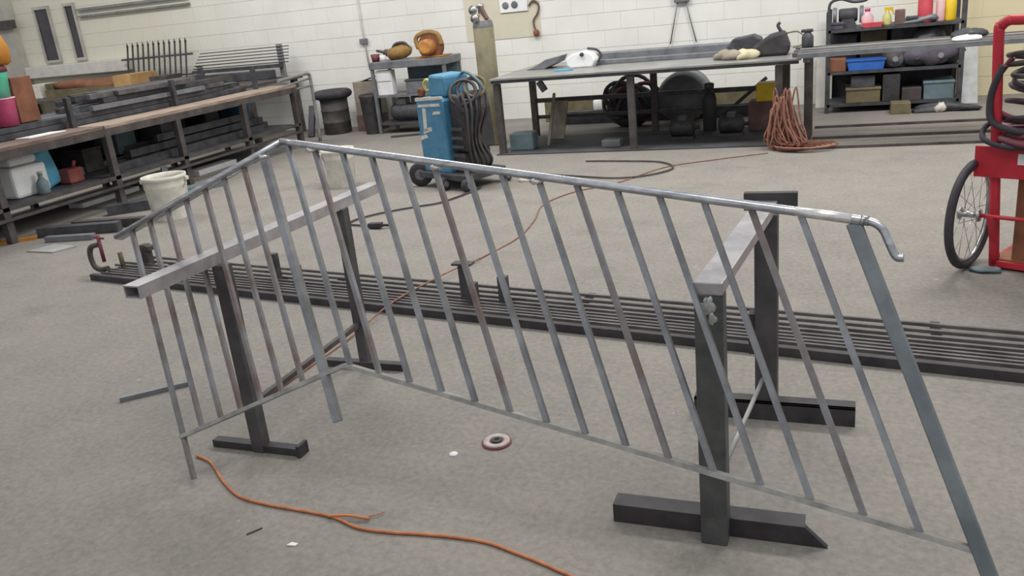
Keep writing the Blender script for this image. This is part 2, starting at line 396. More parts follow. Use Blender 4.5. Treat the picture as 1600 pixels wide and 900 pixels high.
part('foot_tip', B().box(-1.955, -1.94, 2.365, 2.425, 0, .05), 'black', s1)
part('foot', B().box(-2.34, -1.91, 3.17, 3.21, 0, .035), 'black', s1, bev=.002)
part('brace', B().bar((-2.145, 2.41, .2), (-2.13, 3.19, .22), .022, .022), 'dark2', s1)
s2 = thing('sawhorse', 'heavy dark steel sawhorse with wide posts under the long railing side', 'sawhorse', (-.3, 2.6, 0))
part('leg', B().box(-.372, -.294, 2.17, 2.245, 0, .80), 'saw_face', s2, 'wide near post with grey scuffs', bev=.004)
part('leg', B().box(-.292, -.212, 2.99, 3.065, 0, .80), 'saw_dark', s2, 'wide far post', bev=.004)
part('beam', B().bar((-.333, 2.17, .815), (-.255, 3.07, .815), .078, .035), 'saw_top', s2, 'crossbeam with worn shiny top', bev=.003)
part('cap_plate', B().box(-.335, -.15, 3.07, 3.10, .795, .86), 'black', s2, bev=.002)
part('bracket', B().box(-.315, -.292, 3.0, 3.05, .26, .42), 'black', s2, bev=.002)
part('foot', B().prism([(-.655, 0), (-.015, 0), (-.08, .064), (-.655, .064)], (0, 2.232, 0), (1, 0, 0), (0, 0, 1), (0, .02, 0)).box(-.655, -.08, 2.24, 2.29, .056, .064), 'black', s2, bev=.001)
part('foot', B().box(-.52, .062, 2.975, 2.99, 0, .075).box(-.52, .062, 2.975, 3.04, .067, .075), 'black', s2, bev=.001)
part('brace', B().tube([(-.305, 2.2, .25), (-.262, 2.99, .17)], .008, 6), 'lgrey', s2)
part('weld', B().blob((-.335, 2.169, .765), .016, .003, .022, 3, .6, 16, 8), 'lgrey', s2)
part('weld', B().blob((-.322, 2.169, .728), .009, .003, .016, 5, .6, 16, 8), 'lgrey', s2)

# ------------------------------------------------------------------ steel rods lying on the floor
G_R = 'long rods lying side by side on the floor'
ORD = ('second', 'third', 'fourth', 'fifth', 'sixth', 'seventh', 'eighth', 'farthest')
for i, f in enumerate((.10, .19, .28, .38, .50, .64, .81, 1.0)):
    y0 = 4.33 + .44 * f; y1 = 3.33 + .40 * f
    x0 = -4.95 - .22 * random.random()
    solo('floor_rod', B().bar((x0, y0 + (y1 - y0) * ((x0 + 5) / 6.9), .023), (1.9, y1, .023), .016, .016), 'rod', 'thin steel rod on the floor, %s counted from the thick black bar' % ORD[i], 'steel rod', G_R)
solo('floor_beam', B().bar((-5.02, 4.29, .022), (1.95, 3.27, .022), .035, .044), 'black', 'thicker black bar on the near edge of the floor rods', 'steel bar', bev=.002)
for i, x in enumerate((-4.6, -3.0, -1.3, .4)):
    y = 4.32 - .147 * (x + 5)
    solo('rod_rest', B().box(x - .02, x + .02, y + .03, y + .5, 0, .014, -.03), 'dark2', ('flat cross bar under the west end of the floor rods', 'flat cross bar under the floor rods behind the long slender sawhorse', 'flat cross bar under the middle of the floor rods', 'flat cross bar under floor rods behind the heavy sawhorse')[i], 'steel bar')
def stop(x, y, h, lab, tee=False):
    q = thing('rod_stop', lab, 'steel stop', (x, y, 0), 'upright stops between the floor rods')
    part('upright', B().box(x - .028, x + .028, y - .02, y + .02, 0, h), 'dark', q, bev=.003)
    part('base_plate', B().box(x - .05, x + .05, y - .045, y + .045, 0, .012), 'dark2', q)
    if tee: part('cap', B().box(x - .06, x + .06, y - .03, y + .03, h, h + .012), 'dark2', q)
stop(-3.45, 4.34, .20, 'dark upright steel stop seen behind the left pickets')
stop(-3.22, 4.25, .15, 'shorter dark steel stop right of the left stop')
stop(-1.99, 4.12, .22, 'capped upright steel stop in the middle of the floor rods', True)
stop(-1.90, 4.02, .15, 'low upright stop just beside the capped one')
stop(-1.74, 4.08, .17, 'upright steel stop rightmost on the floor rods')
q = thing('c_clamp', 'dark c clamp with reddish screw at the left end of the floor rods', 'clamp', (-5.08, 4.42, 0))
part('frame', B().tube(smooth_path([(-4.97, 4.40, .05), (-5.05, 4.40, .04), (-5.1, 4.40, .07), (-5.11, 4.40, .15), (-5.08, 4.40, .21), (-5.0, 4.40, .23)]), .02, 6), 'dark2', q)
part('screw', B().tube([(-4.99, 4.40, .1), (-4.99, 4.40, .3)], .014, 6), 'maroon', q)
part('handle', B().tube([(-5.04, 4.40, .285), (-4.94, 4.40, .275)], .008, 6), 'maroon', q)
q = thing('c_clamp', 'small upright clamp beside the left rod ends under the railing tip', 'clamp', (-4.8, 4.62, 0))
part('body', B().box(-4.83, -4.77, 4.59, 4.65, 0, .17).box(-4.86, -4.74, 4.585, 4.655, .12, .16), 'dark2', q, bev=.008)
part('screw', B().tube([(-4.93, 4.5, .02), (-4.93, 4.5, .14)], .018, 6), 'olive', q)

# ------------------------------------------------------------------ cords and small things on the floor
c1 = [(-2.384, 2.292), (-2.284, 2.257), (-2.134, 2.147), (-2.004, 2.075), (-1.862, 2.052), (-1.723, 2.046), (-1.588, 2.036), (-1.466, 2.0), (-1.346, 2.001), (-1.236, 2.015), (-1.126, 2.023), (-1.014, 2.021), (-.895, 1.989), (-.781, 1.953), (-.6, 1.88), (-.3, 1.72)]
q = thing('extension_cord', 'orange extension cord snaking across the floor in front of the railing', 'cord', (-1.5, 2.0, 0))
part('cable', B().tube(smooth_path([(x, y, .006) for x, y in c1]), .0055, 6), 'cord', q)
part('cord_tie', B().tube(smooth_path([(-1.60, 2.03, .012), (-1.53, 2.045, .014), (-1.45, 2.05, .010)]), .005, 6).tube([(-1.47, 2.055, .008), (-1.42, 2.10, .008)], .002, 5), 'cord', q)
c2 = [(-2.419, 2.747), (-2.413, 3.066), (-2.402, 3.461), (-2.388, 3.929), (-2.346, 4.256), (-2.281, 4.534), (-2.216, 4.962), (-2.142, 5.386), (-2.182, 5.849), (-2.269, 6.34), (-2.125, 6.773), (-1.855, 7.038), (-1.533, 7.685), (-1.108, 7.974), (-.668, 8.207)]
solo('extension_cord', B().tube(smooth_path([(x, y, .036 if 3.7 < y < 4.6 else .006) for x, y in c2]), .005, 6), 'cord2', 'thin dusty orange cord running from the sawhorse to the steel table', 'cord')
c3 = [(-3.46, 5.65), (-3.634, 5.691), (-3.747, 5.73), (-3.749, 5.887), (-3.618, 6.09), (-3.408, 6.276), (-3.233, 6.423), (-3.107, 6.837), (-3.1, 7.0)]
q = thing('welding_lead', 'black lead with dark clamp looping on floor before the blue machine', 'cable', (-3.5, 5.9, 0))
part('cable', B().tube(smooth_path([(x, y, .012) for x, y in c3]), .008, 6), 'hose', q)
part('ground_clamp', B().bar((-3.50, 5.64, .025), (-3.38, 5.63, .03), .05, .04).bar((-3.40, 5.63, .03), (-3.30, 5.66, .02), .02, .02), 'black', q, bev=.006)
c4 = [(-3.05, 7.65), (-2.804, 7.549), (-2.298, 7.359), (-1.906, 7.243), (-1.634, 7.32), (-1.45, 7.6), (-1.62, 7.9), (-2.0, 8.0), (-2.4, 8.05)]
solo('welding_lead', B().tube(smooth_path([(x, y, .012) for x, y in c4]), .008, 6), 'dark2', 'dark lead curving on floor in front of the steel table', 'cable')
q = thing('grinding_disc', 'round flap disc lying on the floor under the railing', 'disc', (-1.217, 2.623, 0))
part('backing', B().lathe([(.057, 0), (.058, .006), (.05, .008)], (-1.217, 2.623, 0), 32), 'discred', q)
part('abrasive_ring', B().torus((-1.217, 2.623, .009), .04, .013, n=32, k=8, sq=.45), 'disc', q)
part('hub', B().lathe([(.022, 0), (.02, .012), (.012, .016), (.011, .008)], (-1.217, 2.623, .002), 20), 'dark', q)
solo('paper_scrap', B().lathe([(.018, 0), (.017, .004), (.004, .005)], (-1.349, 2.51, 0), 9), 'paper', 'small white chip beside the flap disc on floor', 'scrap')
solo('paper_scrap', B().prism([(0, 0), (.03, .004), (.034, .016), (.008, .018)], (-1.655, 1.865, .003), (1, 0, 0), (0, 1, 0), (0, 0, .004)), 'paper', 'tiny pale chip on floor below the orange cord', 'scrap')
solo('paper_scrap', B().lathe([(.06, 0), (.055, .03), (.02, .04)], (-2.76, 7.24, 0), 8), 'bucket', 'crumpled pale scrap on floor right of the blue machine', 'scrap')
solo('steel_offcut', B().bar((-3.143, 2.653, .012), (-2.918, 2.868, .012), .022, .022), 'grey', 'short grey square bar on floor left of the railing', 'steel bar', bev=.001)
solo('wood_splinter', B().bar((-1.83, 1.885, .003), (-1.80, 1.93, .003), .004, .004), 'dark', 'tiny dark splinter on floor below the orange cord', 'scrap')

# ------------------------------------------------------------------ buckets
def bucket(c, r, h, lab, rot=0):
    q = thing('bucket', lab, 'bucket', c, 'white plastic buckets on the floor')
    x, y, z = c
    part('body', B().lathe([(r * .82, 0), (r * .93, h * .72), (r * .945, h * .74), (r * .945, h * .80), (r * .93, h * .82), (r * .95, h * .86), (r * .95, h * .90), (r, h * .92), (r, h), (r * .95, h), (r * .93, h * .9), (r * .8, .01)], c, 28, close=False).lathe([(0, .008), (r * .82, .008)], c, 28, close=False), 'bucket', q)
    ang = [math.pi * k / 12 for k in range(13)]
    ca, sa = math.cos(rot), math.sin(rot)
    part('handle', B().tube([(x + ca * r * 1.02 * math.cos(t) + sa * r * .55 * math.sin(t), y + sa * r * 1.02 * math.cos(t) - ca * r * .55 * math.sin(t), z + h * .9 - r * .8 * math.sin(t)) for t in ang], .004, 5), 'grey', q)
    for s_ in (-1, 1):
        part('ear', B().box(x + s_ * ca * r - .02, x + s_ * ca * r + .02, y + s_ * sa * r - .02, y + s_ * sa * r + .02, z + h * .84, z + h * .93), 'bucket', q, bev=.006)
    return q
bucket((-5.83, 6.02, 0), .20, .40, 'dirty white bucket on floor in front of the left workbench', .4)
bucket((-4.70, 7.2, 0), .165, .38, 'ribbed white bucket on floor behind the railing corner', .7)

# ------------------------------------------------------------------ red welding cart
u = V((.887, -.46, 0)); vv = V((.46, .887, 0)); Z = V((0, 0, 1))
P0 = V((.755, 4.87, .0)); LEAN = V((-.07, -.02, 0))
ct = thing('hose_cart', 'red tubular cart with bicycle wheel and coiled hoses at right edge', 'cart', (.9, 4.85, 0))
wc = V((.628, 4.87, .295))
rad = .29
part('tyre', B().torus(wc, rad - .02, .022, u, 48, 10), 'tyre', ct)
wl = part('wheel', B().torus(wc, rad - .046, .010, u, 48, 6), 'chrome', ct, 'silver rim')
for i in range(18):
    t_ = 2 * math.pi * i / 18; dr = vv * math.cos(t_) + Z * math.sin(t_); tg = -vv * math.sin(t_) + Z * math.cos(t_)
    part('spoke', B().tube([wc + u * (.03 if i % 2 else -.03) + dr * .02 + tg * (.018 if i % 4 < 2 else -.018), wc + dr * (rad - .05)], .0016, 4), 'chrome', wl)
part('hub', B().lathe([(.012, -.06), (.032, -.058), (.034, -.048), (.018, -.042), (.016, .03), (.034, .036), (.034, .048), (.012, .052)], wc, 16, u), 'chrome', wl)
part('axle', B().tube([wc - u * .03, wc + u * .75], .011, 8), 'red', ct)
A0 = P0 + u * .0; A1 = P0 + u * .55
top0 = A0 + LEAN + Z * 1.27; top1 = A1 + LEAN + Z * 1.27
part('frame', B().tube(smooth_path([A0 + Z * .03, A0 + LEAN * .5 + Z * .6, A0 + LEAN * .95 + Z * 1.18, top0 + u * .012 - Z * .025, top0 + u * .05, top0 + u * .1, top1 - u * .1, top1 - u * .05, top1 - u * .012 - Z * .025, A1 + LEAN * .95 + Z * 1.18, A1 + LEAN * .5 + Z * .6, A1 + Z * .03], 6), .025, 10), 'red', ct)
part('base_bar', B().bar(A0 + Z * .03 - u * .02, A1 + Z * .03 + u * .02, .035, .035), 'red', ct, bev=.003)
part('base_bar', B().bar(A0 + Z * .03 + vv * .34, A1 + Z * .03 + vv * .34, .035, .035).bar(A0 + Z * .03, A0 + Z * .03 + vv * .36, .035, .035).bar(A1 + Z * .03, A1 + Z * .03 + vv * .36, .035, .035), 'red', ct)
part('cross_bar', B().tube([A0 + LEAN * .55 + Z * .735, A1 + LEAN * .55 + Z * .735], .016, 8), 'red', ct)
part('axle_arm', B().bar(A0 + Z * .05 + vv * .02, wc + u * .1, .03, .03), 'red', ct)
part('front_plate', B().prism([(-.09, .50), (.62, .50), (.62, .66), (-.09, .66)], A0 + LEAN * .45 - vv * .035, u, Z, vv * .012), 'red', ct, 'flat red plate across the front', bev=.003)
part('plate_label', B().prism([(.115, .575), (.2, .575), (.2, .63), (.115, .63)], A0 + LEAN * .45 - vv * .043, u, Z, vv * .004), 'paper', ct)
part('back_panel', B().prism([(.075, .04), (.52, .04), (.52, .50), (.075, .50)], A0 + vv * .03, u, Z, vv * .015), 'brown', ct, 'brown board panel')
part('deck', B().prism([(0, 0), (.55, 0), (.55, .36), (0, .36)], A0 + Z * .05, u, vv, Z * .01), 'brown', ct)
for k, (dx, colr) in enumerate(((.26, 'olive'), (.44, 'brown_box'))):
    cc = A0 + u * dx + vv * .17
    gc = thing('gas_cylinder', ('dull green gas bottle standing on the red cart', 'brown gas bottle standing on the red cart')[k], 'gas cylinder', tuple(cc + Z * .055))
    part('tank', B().lathe([(.07, 0), (.08, .02), (.08, .78), (.06, .85), (.03, .89), (.03, .93)], cc + Z * .055, 20), colr, gc)
    part('valve', B().lathe([(.025, 0), (.025, .05), (.04, .055), (.04, .08), (.01, .085)], cc + Z * .985, 12), 'chrome', gc)
def coil(zs, r0, c, seed, flat):
    rnd = random.Random(seed); pts = []
    for k, z in enumerate(zs):
        for j in range(16):
            t_ = 2 * math.pi * j / 16; rr = r0 * (1 + .08 * math.sin(t_ * 2 + k))
            pts.append(V(c) + u * (rr * math.cos(t_)) + vv * (rr * flat * math.sin(t_)) + Z * (z + (zs[min(k + 1, len(zs) - 1)] - z) * j / 16 + .035 * math.sin(t_ + seed + k)))
    return pts
hz = thing('hose_coil', 'dark rubber hose coiled around the bottles on the red cart', 'hose', tuple(A0 + u * .25 + Z * .68))
part('hose', B().tube(coil([.70, .74, .80, .88, .95, 1.0, 1.06, 1.1], .225, A0 + u * .24 + vv * .13 + LEAN * .7, 2, .8), .013, 7), 'hose', hz)
part('hose', B().tube(coil([.67, .69, .72, .73], .265, A0 + u * .24 + vv * .13 + LEAN * .5, 5, .85), .017, 7), 'maroon', hz, 'maroon hose of the twin line')
L7 = A0 + LEAN * .62
part('hose', B().tube(smooth_path([L7 + u * .02 - vv * .03 + Z * 1.06, L7 - u * .012 - vv * .035 + Z * .97, L7 - u * .028 - vv * .03 + Z * .88, L7 - u * .008 - vv * .045 + Z * .79, L7 + u * .09 - vv * .06 + Z * .75, L7 + u * .26 - vv * .05 + Z * .73], 6), .017, 8), 'tyre', hz, 'thick loop sagging over the upright')
part('hose', B().tube(smooth_path([L7 + u * .04 + vv * .03 + Z * 1.09, L7 - u * .02 + vv * .03 + Z * 1.0, L7 - u * .032 + vv * .02 + Z * .92, L7 - u * .01 + vv * .03 + Z * .83, L7 + u * .1 + vv * .02 + Z * .79, L7 + u * .3 + Z * .78], 6), .014, 8), 'maroon', hz)
part('hose', B().tube(smooth_path([A0 + LEAN * .6 + u * .02 + vv * .04 + Z * .80, A0 + LEAN * .6 - u * .04 + Z * .765, A0 + LEAN * .6 - u * .055 - vv * .03 + Z * .725, A0 + LEAN * .6 - u * .02 - vv * .06 + Z * .69, A0 + LEAN * .6 + u * .1 - vv * .07 + Z * .665, A0 + LEAN * .6 + u * .35 - vv * .06 + Z * .67], 6), .014, 8), 'tyre', hz, 'grey hose looping low before the red frame')
solo('floor_rag', B().blob((.72, 4.80, .012), .07, .045, .014, 4, .3, 12, 6, flat=-.01), 'teal', 'dull greenish rag on floor under the bicycle wheel', 'rag')

# ------------------------------------------------------------------ steel table
tb = thing('steel_table', 'long steel plate worktable standing against the back of the shop', 'table', (-2.0, 9.4, 0))
part('tabletop', B().box(-3.56, -.4, 8.55, 10.15, .80, .82), 'tabletop', tb, 'worn grey steel plate', bev=.003)
part('apron', B().box(-3.54, -.42, 8.56, 8.60, .77, .80), 'dark', tb)
part('apron', B().box(-3.54, -.42, 10.08, 10.12, .74, .80), 'dark2', tb)
for x in (-3.5, -2.04, -.60):
    for y in (8.62, 9.75):
        part('leg', B().box(x - .035, x + .035, y - .035, y + .035, 0, .76), 'dark2', tb, bev=.004)
part('lower_rail', B().box(-3.5, -.6, 9.73, 9.77, .40, .45), 'dark', tb)
part('lower_rail', B().box(-3.5, -.6, 9.735, 9.765, .21, .25), 'dark', tb)
part('hanging_bracket', B().bar((-3.02, 8.62, .76), (-2.96, 8.62, .66), .05, .06), 'dark', tb)
solo('shade_plate', B().box(-3.56, -.42, 8.56, 9.72, 0, .012), 'mat', 'added dark plate deepening the shade on the floor under the steel table', 'shade plate')  # added plate, its dark colour stands in for the table's shade
solo('channel_beam', B().bar((-2.66, 9.75, .875), (-.98, 9.75, .875), .2, .11), 'grey', 'long grey channel lying along the back of the steel table', 'steel beam', bev=.01)
solo('channel_beam', B().bar((-2.62, 9.45, .845), (-1.2, 9.4, .845), .08, .05), 'grey', 'thinner dull channel lying before the grey one on the table', 'steel beam', bev=.006)
# white helmet shaped guard
q = thing('welding_helmet', 'white angular welding helmet lying on the steel table', 'helmet', (-2.72, 9.3, .82))
hp = [(-.16, .03), (-.12, .0), (.12, 0), (.165, .07), (.13, .14), (.03, .175), (-.1, .15), (-.17, .10)]
part('shell', B().prism(hp, (-2.72, 9.3, .82), (1, 0, 0), (0, 0, 1), (0, .2, 0)), 'white', q, bev=.014)
part('visor_knob', B().lathe([(.022, 0), (.022, .02), (.01, .024)], (-2.70, 9.2, .96), 12, (0, -1, 0)), 'dark', q)
part('headband', B().tube(smooth_path([(-2.57, 9.35, .86), (-2.53, 9.36, .93), (-2.58, 9.36, .99), (-2.68, 9.36, 1.01)]), .015, 6), 'dark', q)
solo('bent_plate', B().prism([(-.22, 0), (.0, .0), (.16, .06), (.2, .13), (.02, .10), (-.12, .03)], (-3.2, 9.5, .822), (1, 0, 0), (0, 0, 1), (0, .3, 0)), 'grey', 'bent dark plate on the left end of the steel table', 'steel plate', bev=.005)
solo('small_tube', B().bar((-2.95, 8.95, .83), (-2.75, 8.98, .83), .03, .02), 'cyan', 'small pale blue tube on the steel table before the helmet', 'tube', bev=.004)
q = thing('tool_bag', 'black tool bag slumped on the right end of the steel table', 'bag', (-.68, 9.1, .82))
part('body', B().prism([(-.2, 0), (.18, 0), (.19, .09), (.14, .23), (.0, .20), (-.14, .11)], (-.72, 9.1, .82), (1, 0, 0), (0, 0, 1), (0, .3, 0)), 'black', q, bev=.03)
part('handle', B().tube(smooth_path([(-.60, 9.05, 1.03), (-.64, 9.05, 1.10), (-.62, 9.05, 1.13)]), .018, 6), 'dark', q)
part('strap', B().tube(smooth_path([(-.56, 9.1, 1.02), (-.46, 9.1, 1.03), (-.39, 9.1, .96), (-.42, 9.1, .9), (-.5, 9.1, .88)]), .009, 6), 'tan', q)
solo('grey_case', B().prism([(-.18, 0), (.16, 0), (.16, .16), (.08, .2), (-.12, .17), (-.18, .1)], (-.98, 9.35, .82), (1, 0, 0), (0, 0, 1), (0, .25, 0)), 'dark', 'grey plastic case behind the black tool bag', 'case', bev=.015)
solo('rag_heap', B().blob((-1.1, 8.95, .85), .15, .12, .06, 11, .25, 16, 8, flat=-.03), 'tan', 'crumpled tan rag on the table left of the black bag', 'rag')
solo('work_gloves', B().blob((-.92, 8.88, .85), .10, .1, .06, 17, .3, 14, 8, flat=-.03), 'glove', 'pale leather gloves in front of the grey case', 'gloves')
solo('small_cup', B().lathe([(.03, 0), (.036, .05), (.03, .05), (.026, .01)], (-1.22, 9.1, .82), 14), 'white', 'small white cup on the table left of the tan rag', 'cup')
q = thing('spray_can', 'dark bottle with nozzle standing on the square tubes beside the table corner', 'bottle', (-.36, 9.5, .82))
# under the table
q2 = thing('hose_heap', 'tangled heap of dark hoses under the middle of the steel table', 'hose', (-2.4, 10.2, 0))
rnd = random.Random(5)
for k in range(11):
    c_ = V((-2.42 + rnd.uniform(-.16, .16), 10.15 + rnd.uniform(-.12, .12), .30 + rnd.uniform(-.06, .1)))
    ax = V((rnd.uniform(-.6, .6), -1, rnd.uniform(-.5, .5)))
    part('loop', B().torus(c_, rnd.uniform(.14, .25), .024, ax, 22, 6), ('hose', 'dark', 'maroon')[k % 3 if k < 6 else 0], q2)
part('core', B().blob((-2.42, 10.2, .26), .30, .12, .26, 2, .2, 14, 8), 'dark', q2)
solo('drum_guard', B().lathe([(.27, 0), (.30, .04), (.30, .4), (.26, .46), (.1, .48)], (-1.80, 10.6, .31), 28, (0, -1, 0)), 'grey', 'grey round drum lying on its side under the table', 'drum')
q = thing('gas_bottle', 'black gas bottle standing under the right half of the steel table', 'gas cylinder', (-1.40, 9.5, .0))
part('tank', B().lathe([(.07, 0), (.075, .02), (.075, .36), (.06, .42), (.03, .45), (.03, .48)], (-1.40, 9.6, 0), 18), 'black', q)
part('collar', B().lathe([(.05, 0), (.055, .05), (.03, .06)], (-1.40, 9.6, .47), 14), 'dark', q)
q.location = (-1.40, 9.6, 0)
for ch in q.children: ch.location.y = -.1
for k, (x, y) in enumerate(((-1.62, 9.15), (-1.12, 9.25))):
    q = thing('electric_motor', ('dark electric motor on the shade plate left of the black bottle', 'dark electric motor on the shade plate right of the black bottle')[k], 'motor', (x, y, .012), 'motors under the table')
    part('housing', B().lathe([(.05, -.14), (.09, -.12), (.095, -.06), (.09, -.05), (.095, 0), (.09, .05), (.095, .1), (.06, .12), (.02, .13), (.02, .18)], (x, y, .125), 18, (1, 0, 0)), 'black', q)
    part('mount', B().box(x - .12, x + .12, y - .09, y + .09, .012, .04), 'dark', q)
    part('terminal_box', B().box(x - .05, x + .04, y - .05, y + .05, .2, .25), 'dark', q, bev=.008)
solo('yellow_box', B().box(-.90, -.68, 9.55, 9.8, .30, .49), 'yellow', 'yellow case on a brown box under the right table end', 'box', bev=.01)
solo('carton', B().box(-.98, -.68, 9.5, 9.85, 0, .30), 'brown_box', 'brown box carrying the yellow case under the table', 'box', bev=.006)
solo('leaning_board', B().bar((-3.16, 9.45, 0), (-3.14, 9.66, .42), .2, .025, (0, -1, .5)), 'tan', 'tan board leaning on the lower table rail', 'board', bev=.003)
solo('leaning_stick', B().bar((-3.12, 9.05, 0), (-3.22, 9.7, .5), .03, .03), 'tan', 'pale wooden stick leaning beside the tan board', 'stick')
solo('steel_crate', B().box(-3.47, -3.2, 8.75, 8.95, .012, .2), 'teal', 'dull grey blue box on floor under the left table end', 'box', bev=.012)
solo('steel_block', B().box(-2.42, -2.22, 8.75, 8.9, .012, .09), 'grey', 'small grey block on the shade plate under the table', 'block', bev=.01)
solo('white_jug', B().lathe([(.05, 0), (.055, .02), (.055, .12), (.03, .15), (.03, .17)], (-2.95, 10.6, .16), 14), 'white', 'small white jug standing on the wall side beam', 'jug')
solo('long_beam', B().box(-3.6, -.8, 10.55, 10.7, 0, .16), 'dark', 'long dark beam on floor along the wall behind the table', 'steel beam', bev=.005)
solo('long_beam', B().box(-3.75, -1.0, 10.85, 11.0, 0, .30), 'olive', 'tall olive beam against the wall behind the table', 'steel beam', bev=.005)
solo('leaning_brace', B().bar((-1.4, 10.4, .02), (-.86, 10.4, .46), .05, .04), 'dark', 'short dark diagonal brace behind the table legs', 'steel bar')
# heap of orange cord hanging at the table corner
rnd = random.Random(9); pts = []
for k in range(34):
    x = -.56 + rnd.uniform(-.09, .13); top = .56 * rnd.uniform(.4, 1.05); y = 8.42 + rnd.uniform(-.1, .08)
    pts += [(x - .05 + rnd.uniform(-.03, .03), y, .02 + rnd.uniform(0, .12)), (x - .03, y - .02, top * .6), (x + rnd.uniform(-.02, .04), y, top), (x + .05, y - .03, top * .55), (x + .09 + rnd.uniform(-.02, .06), y - .05, .02 + rnd.uniform(0, .06))]
solo('cord_bundle', B().tube(smooth_path(pts, 4), .008, 5), 'cord2', 'tangled bundle of dusty orange cord at the table corner', 'cord')
pts = []
for k in range(7):
    for j in range(14):
        t_ = 2 * math.pi * j / 14; r_ = .12 + .02 * k
        pts.append((-.46 + r_ * 1.2 * math.cos(t_) + .02 * k, 8.36 + r_ * math.sin(t_) * .8, .01 + .006 * k))
solo('cord_coil', B().tube(pts, .008, 5), 'cord2', 'flat loops of orange cord on floor below the cord bundle', 'cord')
q = [o for o in COL.objects if o.name.startswith('spray_can')][0]
q.location = (-.36, 8.98, .88)
part('can', B().lathe([(.05, 0), (.055, .01), (.055, .10), (.035, .13), (.025, .14)], (-.36, 8.98, .88), 16), 'dark', q)
part('cap', B().box(-.42, -.31, 8.95, 9.01, 1.02, 1.05), 'dark', q, bev=.01)
# ------------------------------------------------------------------ tube rack at right
rk = thing('tube_trestle', 'steel trestle carrying long square tubes before the shelf', 'trestle', (.8, 8.6, 0))
for x in (-.34, 1.9):
    part('leg', B().box(x - .035, x + .035, 8.69, 8.76, 0, .80), 'dark2', rk, bev=.004)
    part('leg', B().box(x - .03, x + .03, 9.1, 9.16, 0, .80), 'dark2', rk, bev=.004)
    part('cross_bar', B().box(x - .03, x + .03, 8.3, 9.2, .80, .84), 'dark2', rk)
for k, (y, z) in enumerate(((8.33, .84), (8.45, .84), (8.57, .84), (8.72, .84), (8.86, .84), (9.02, .84))):
    solo('square_tube', chan((-.42 - .05 * (k % 2), y, z + .02), (2.3 + .1 * k, y + .02, z + .02), .07, .04, .006), ('grey', 'rod', 'grey', 'rod', 'lgrey', 'rod')[k], ('nearest', 'second nearest', 'third', 'fourth', 'fifth', 'rearmost')[k] + ' long square tube on the trestle before the shelf', 'steel tube', 'square tubes on the trestle')
solo('white_rag', B().blob((.98, 8.5, .892), .13, .1, .03, 6, .35, 14, 8, flat=-.011), 'paper', 'white cloth dropped on the square tubes', 'rag')
solo('dark_rag', B().blob((1.0, 8.85, .90), .14, .1, .05, 8, .35, 14, 8, flat=-.018), 'dark', 'dark cloth behind the white cloth on the square tubes', 'rag')
for k, y in enumerate((8.37, 8.88, 9.52)):
    solo('floor_bar', B().bar((-.3, y - .02, .012), (2.2, y + .06, .012), .03, .024), 'dark2', ('front one of three brown bars on the floor below the trestle', 'middle one of three brown bars on the floor below the trestle', 'rear one of three brown bars on the floor below the trestle')[k], 'steel bar')

# ------------------------------------------------------------------ shelf unit
sh = thing('storage_shelf', 'dark steel storage shelf crowded with parts against the wall', 'shelf', (.5, 10.8, 0))
for x in (-.2, 1.15):
    for y in (10.5, 11.15):
        part('upright', B().box(x - .025, x + .025, y - .02, y + .02, 0, 1.12 if x < 0 else 1.25), 'dark', sh)
for z in (.10, .46, .92):
    part('shelf_board', B().box(-.2, 1.15, 10.48, 11.17, z - .03, z), 'dark', sh)
part('back_panel', B().box(-.2, 1.15, 11.17, 11.18, .1, .92), 'dark', sh)
def boxthing(name, x0, x1, y0, y1, z0, z1, m, lab, cat='box', lid=None, bev=.008):
    q = thing(name, lab, cat, ((x0 + x1) / 2, (y0 + y1) / 2, z0))
    part('body', B().box(x0, x1, y0, y1, z0, z1 - (.03 if lid else 0)), m, q, bev=bev)
    if lid: part('lid', B().box(x0 - .008, x1 + .008, y0 - .008, y1 + .008, z1 - .03, z1), lid, q, bev=bev)
    return q
boxthing('carton', -.18, -.01, 10.5, 10.75, .46, .60, 'brown', 'reddish brown carton beside the blue tray on the shelf')
q = thing('parts_tray', 'bright blue tray on the middle shelf', 'tray', (.19, 10.6, .46))
part('tray', B().prism([(-.18, 0), (.18, 0), (.20, .11), (-.20, .11)], (.2, 10.62, .46), (1, 0, 0), (0, 0, 1), (0, .25, 0)), 'blue2', q, bev=.006)
part('rim', B().box(-.01, .41, 10.485, 10.755, .565, .58), 'blue2', q)
rnd = random.Random(21)
labs = ['dark gearbox casting on the middle shelf right of the blue tray', 'dusty grey casting in the middle of the middle shelf', 'dark motor housing at the right end of the middle shelf', 'black casting on top of the middle shelf heap']
for k, (x, z, m) in enumerate(((.52, .55, 'dark2'), (.74, .56, 'grey'), (.97, .56, 'dark'), (.84, .72, 'dark'))):
    q = thing('machine_casting', labs[k], 'machine part', (x, 10.65, z - .10))
    part('body', B().blob((x, 10.68, z), .16, .15, .15, k + 30, .25, 14, 8, flat=-.09), m, q)
    part('flange', B().lathe([(.08, 0), (.085, .02), (.03, .03), (.03, .06)], (x - .02, 10.56, z), 14, (0, -1, .2)), 'grey' if k != 1 else 'dark', q)
solo('dark_tarp', B().blob((.80, 10.60, .60), .27, .11, .13, 41, .3, 22, 12, flat=-.14), 'tarp', 'crumpled purple grey tarp heaped on the middle shelf', 'tarp')
for k, (x0, x1, z1, m, l_) in enumerate(((-.17, .1, .84, 'black', 'black carton at the back left of the middle shelf'), (.14, .42, .86, 'olive', 'drab carton behind the blue tray on the middle shelf'), (.46, .74, .87, 'dark', 'dark carton at the back middle of the shelf'), (.78, 1.08, .86, 'dark2', 'brownish carton at the back right of the middle shelf'))):
    boxthing('dark_carton', x0, x1, 10.86, 11.12, .46, z1, m, l_)
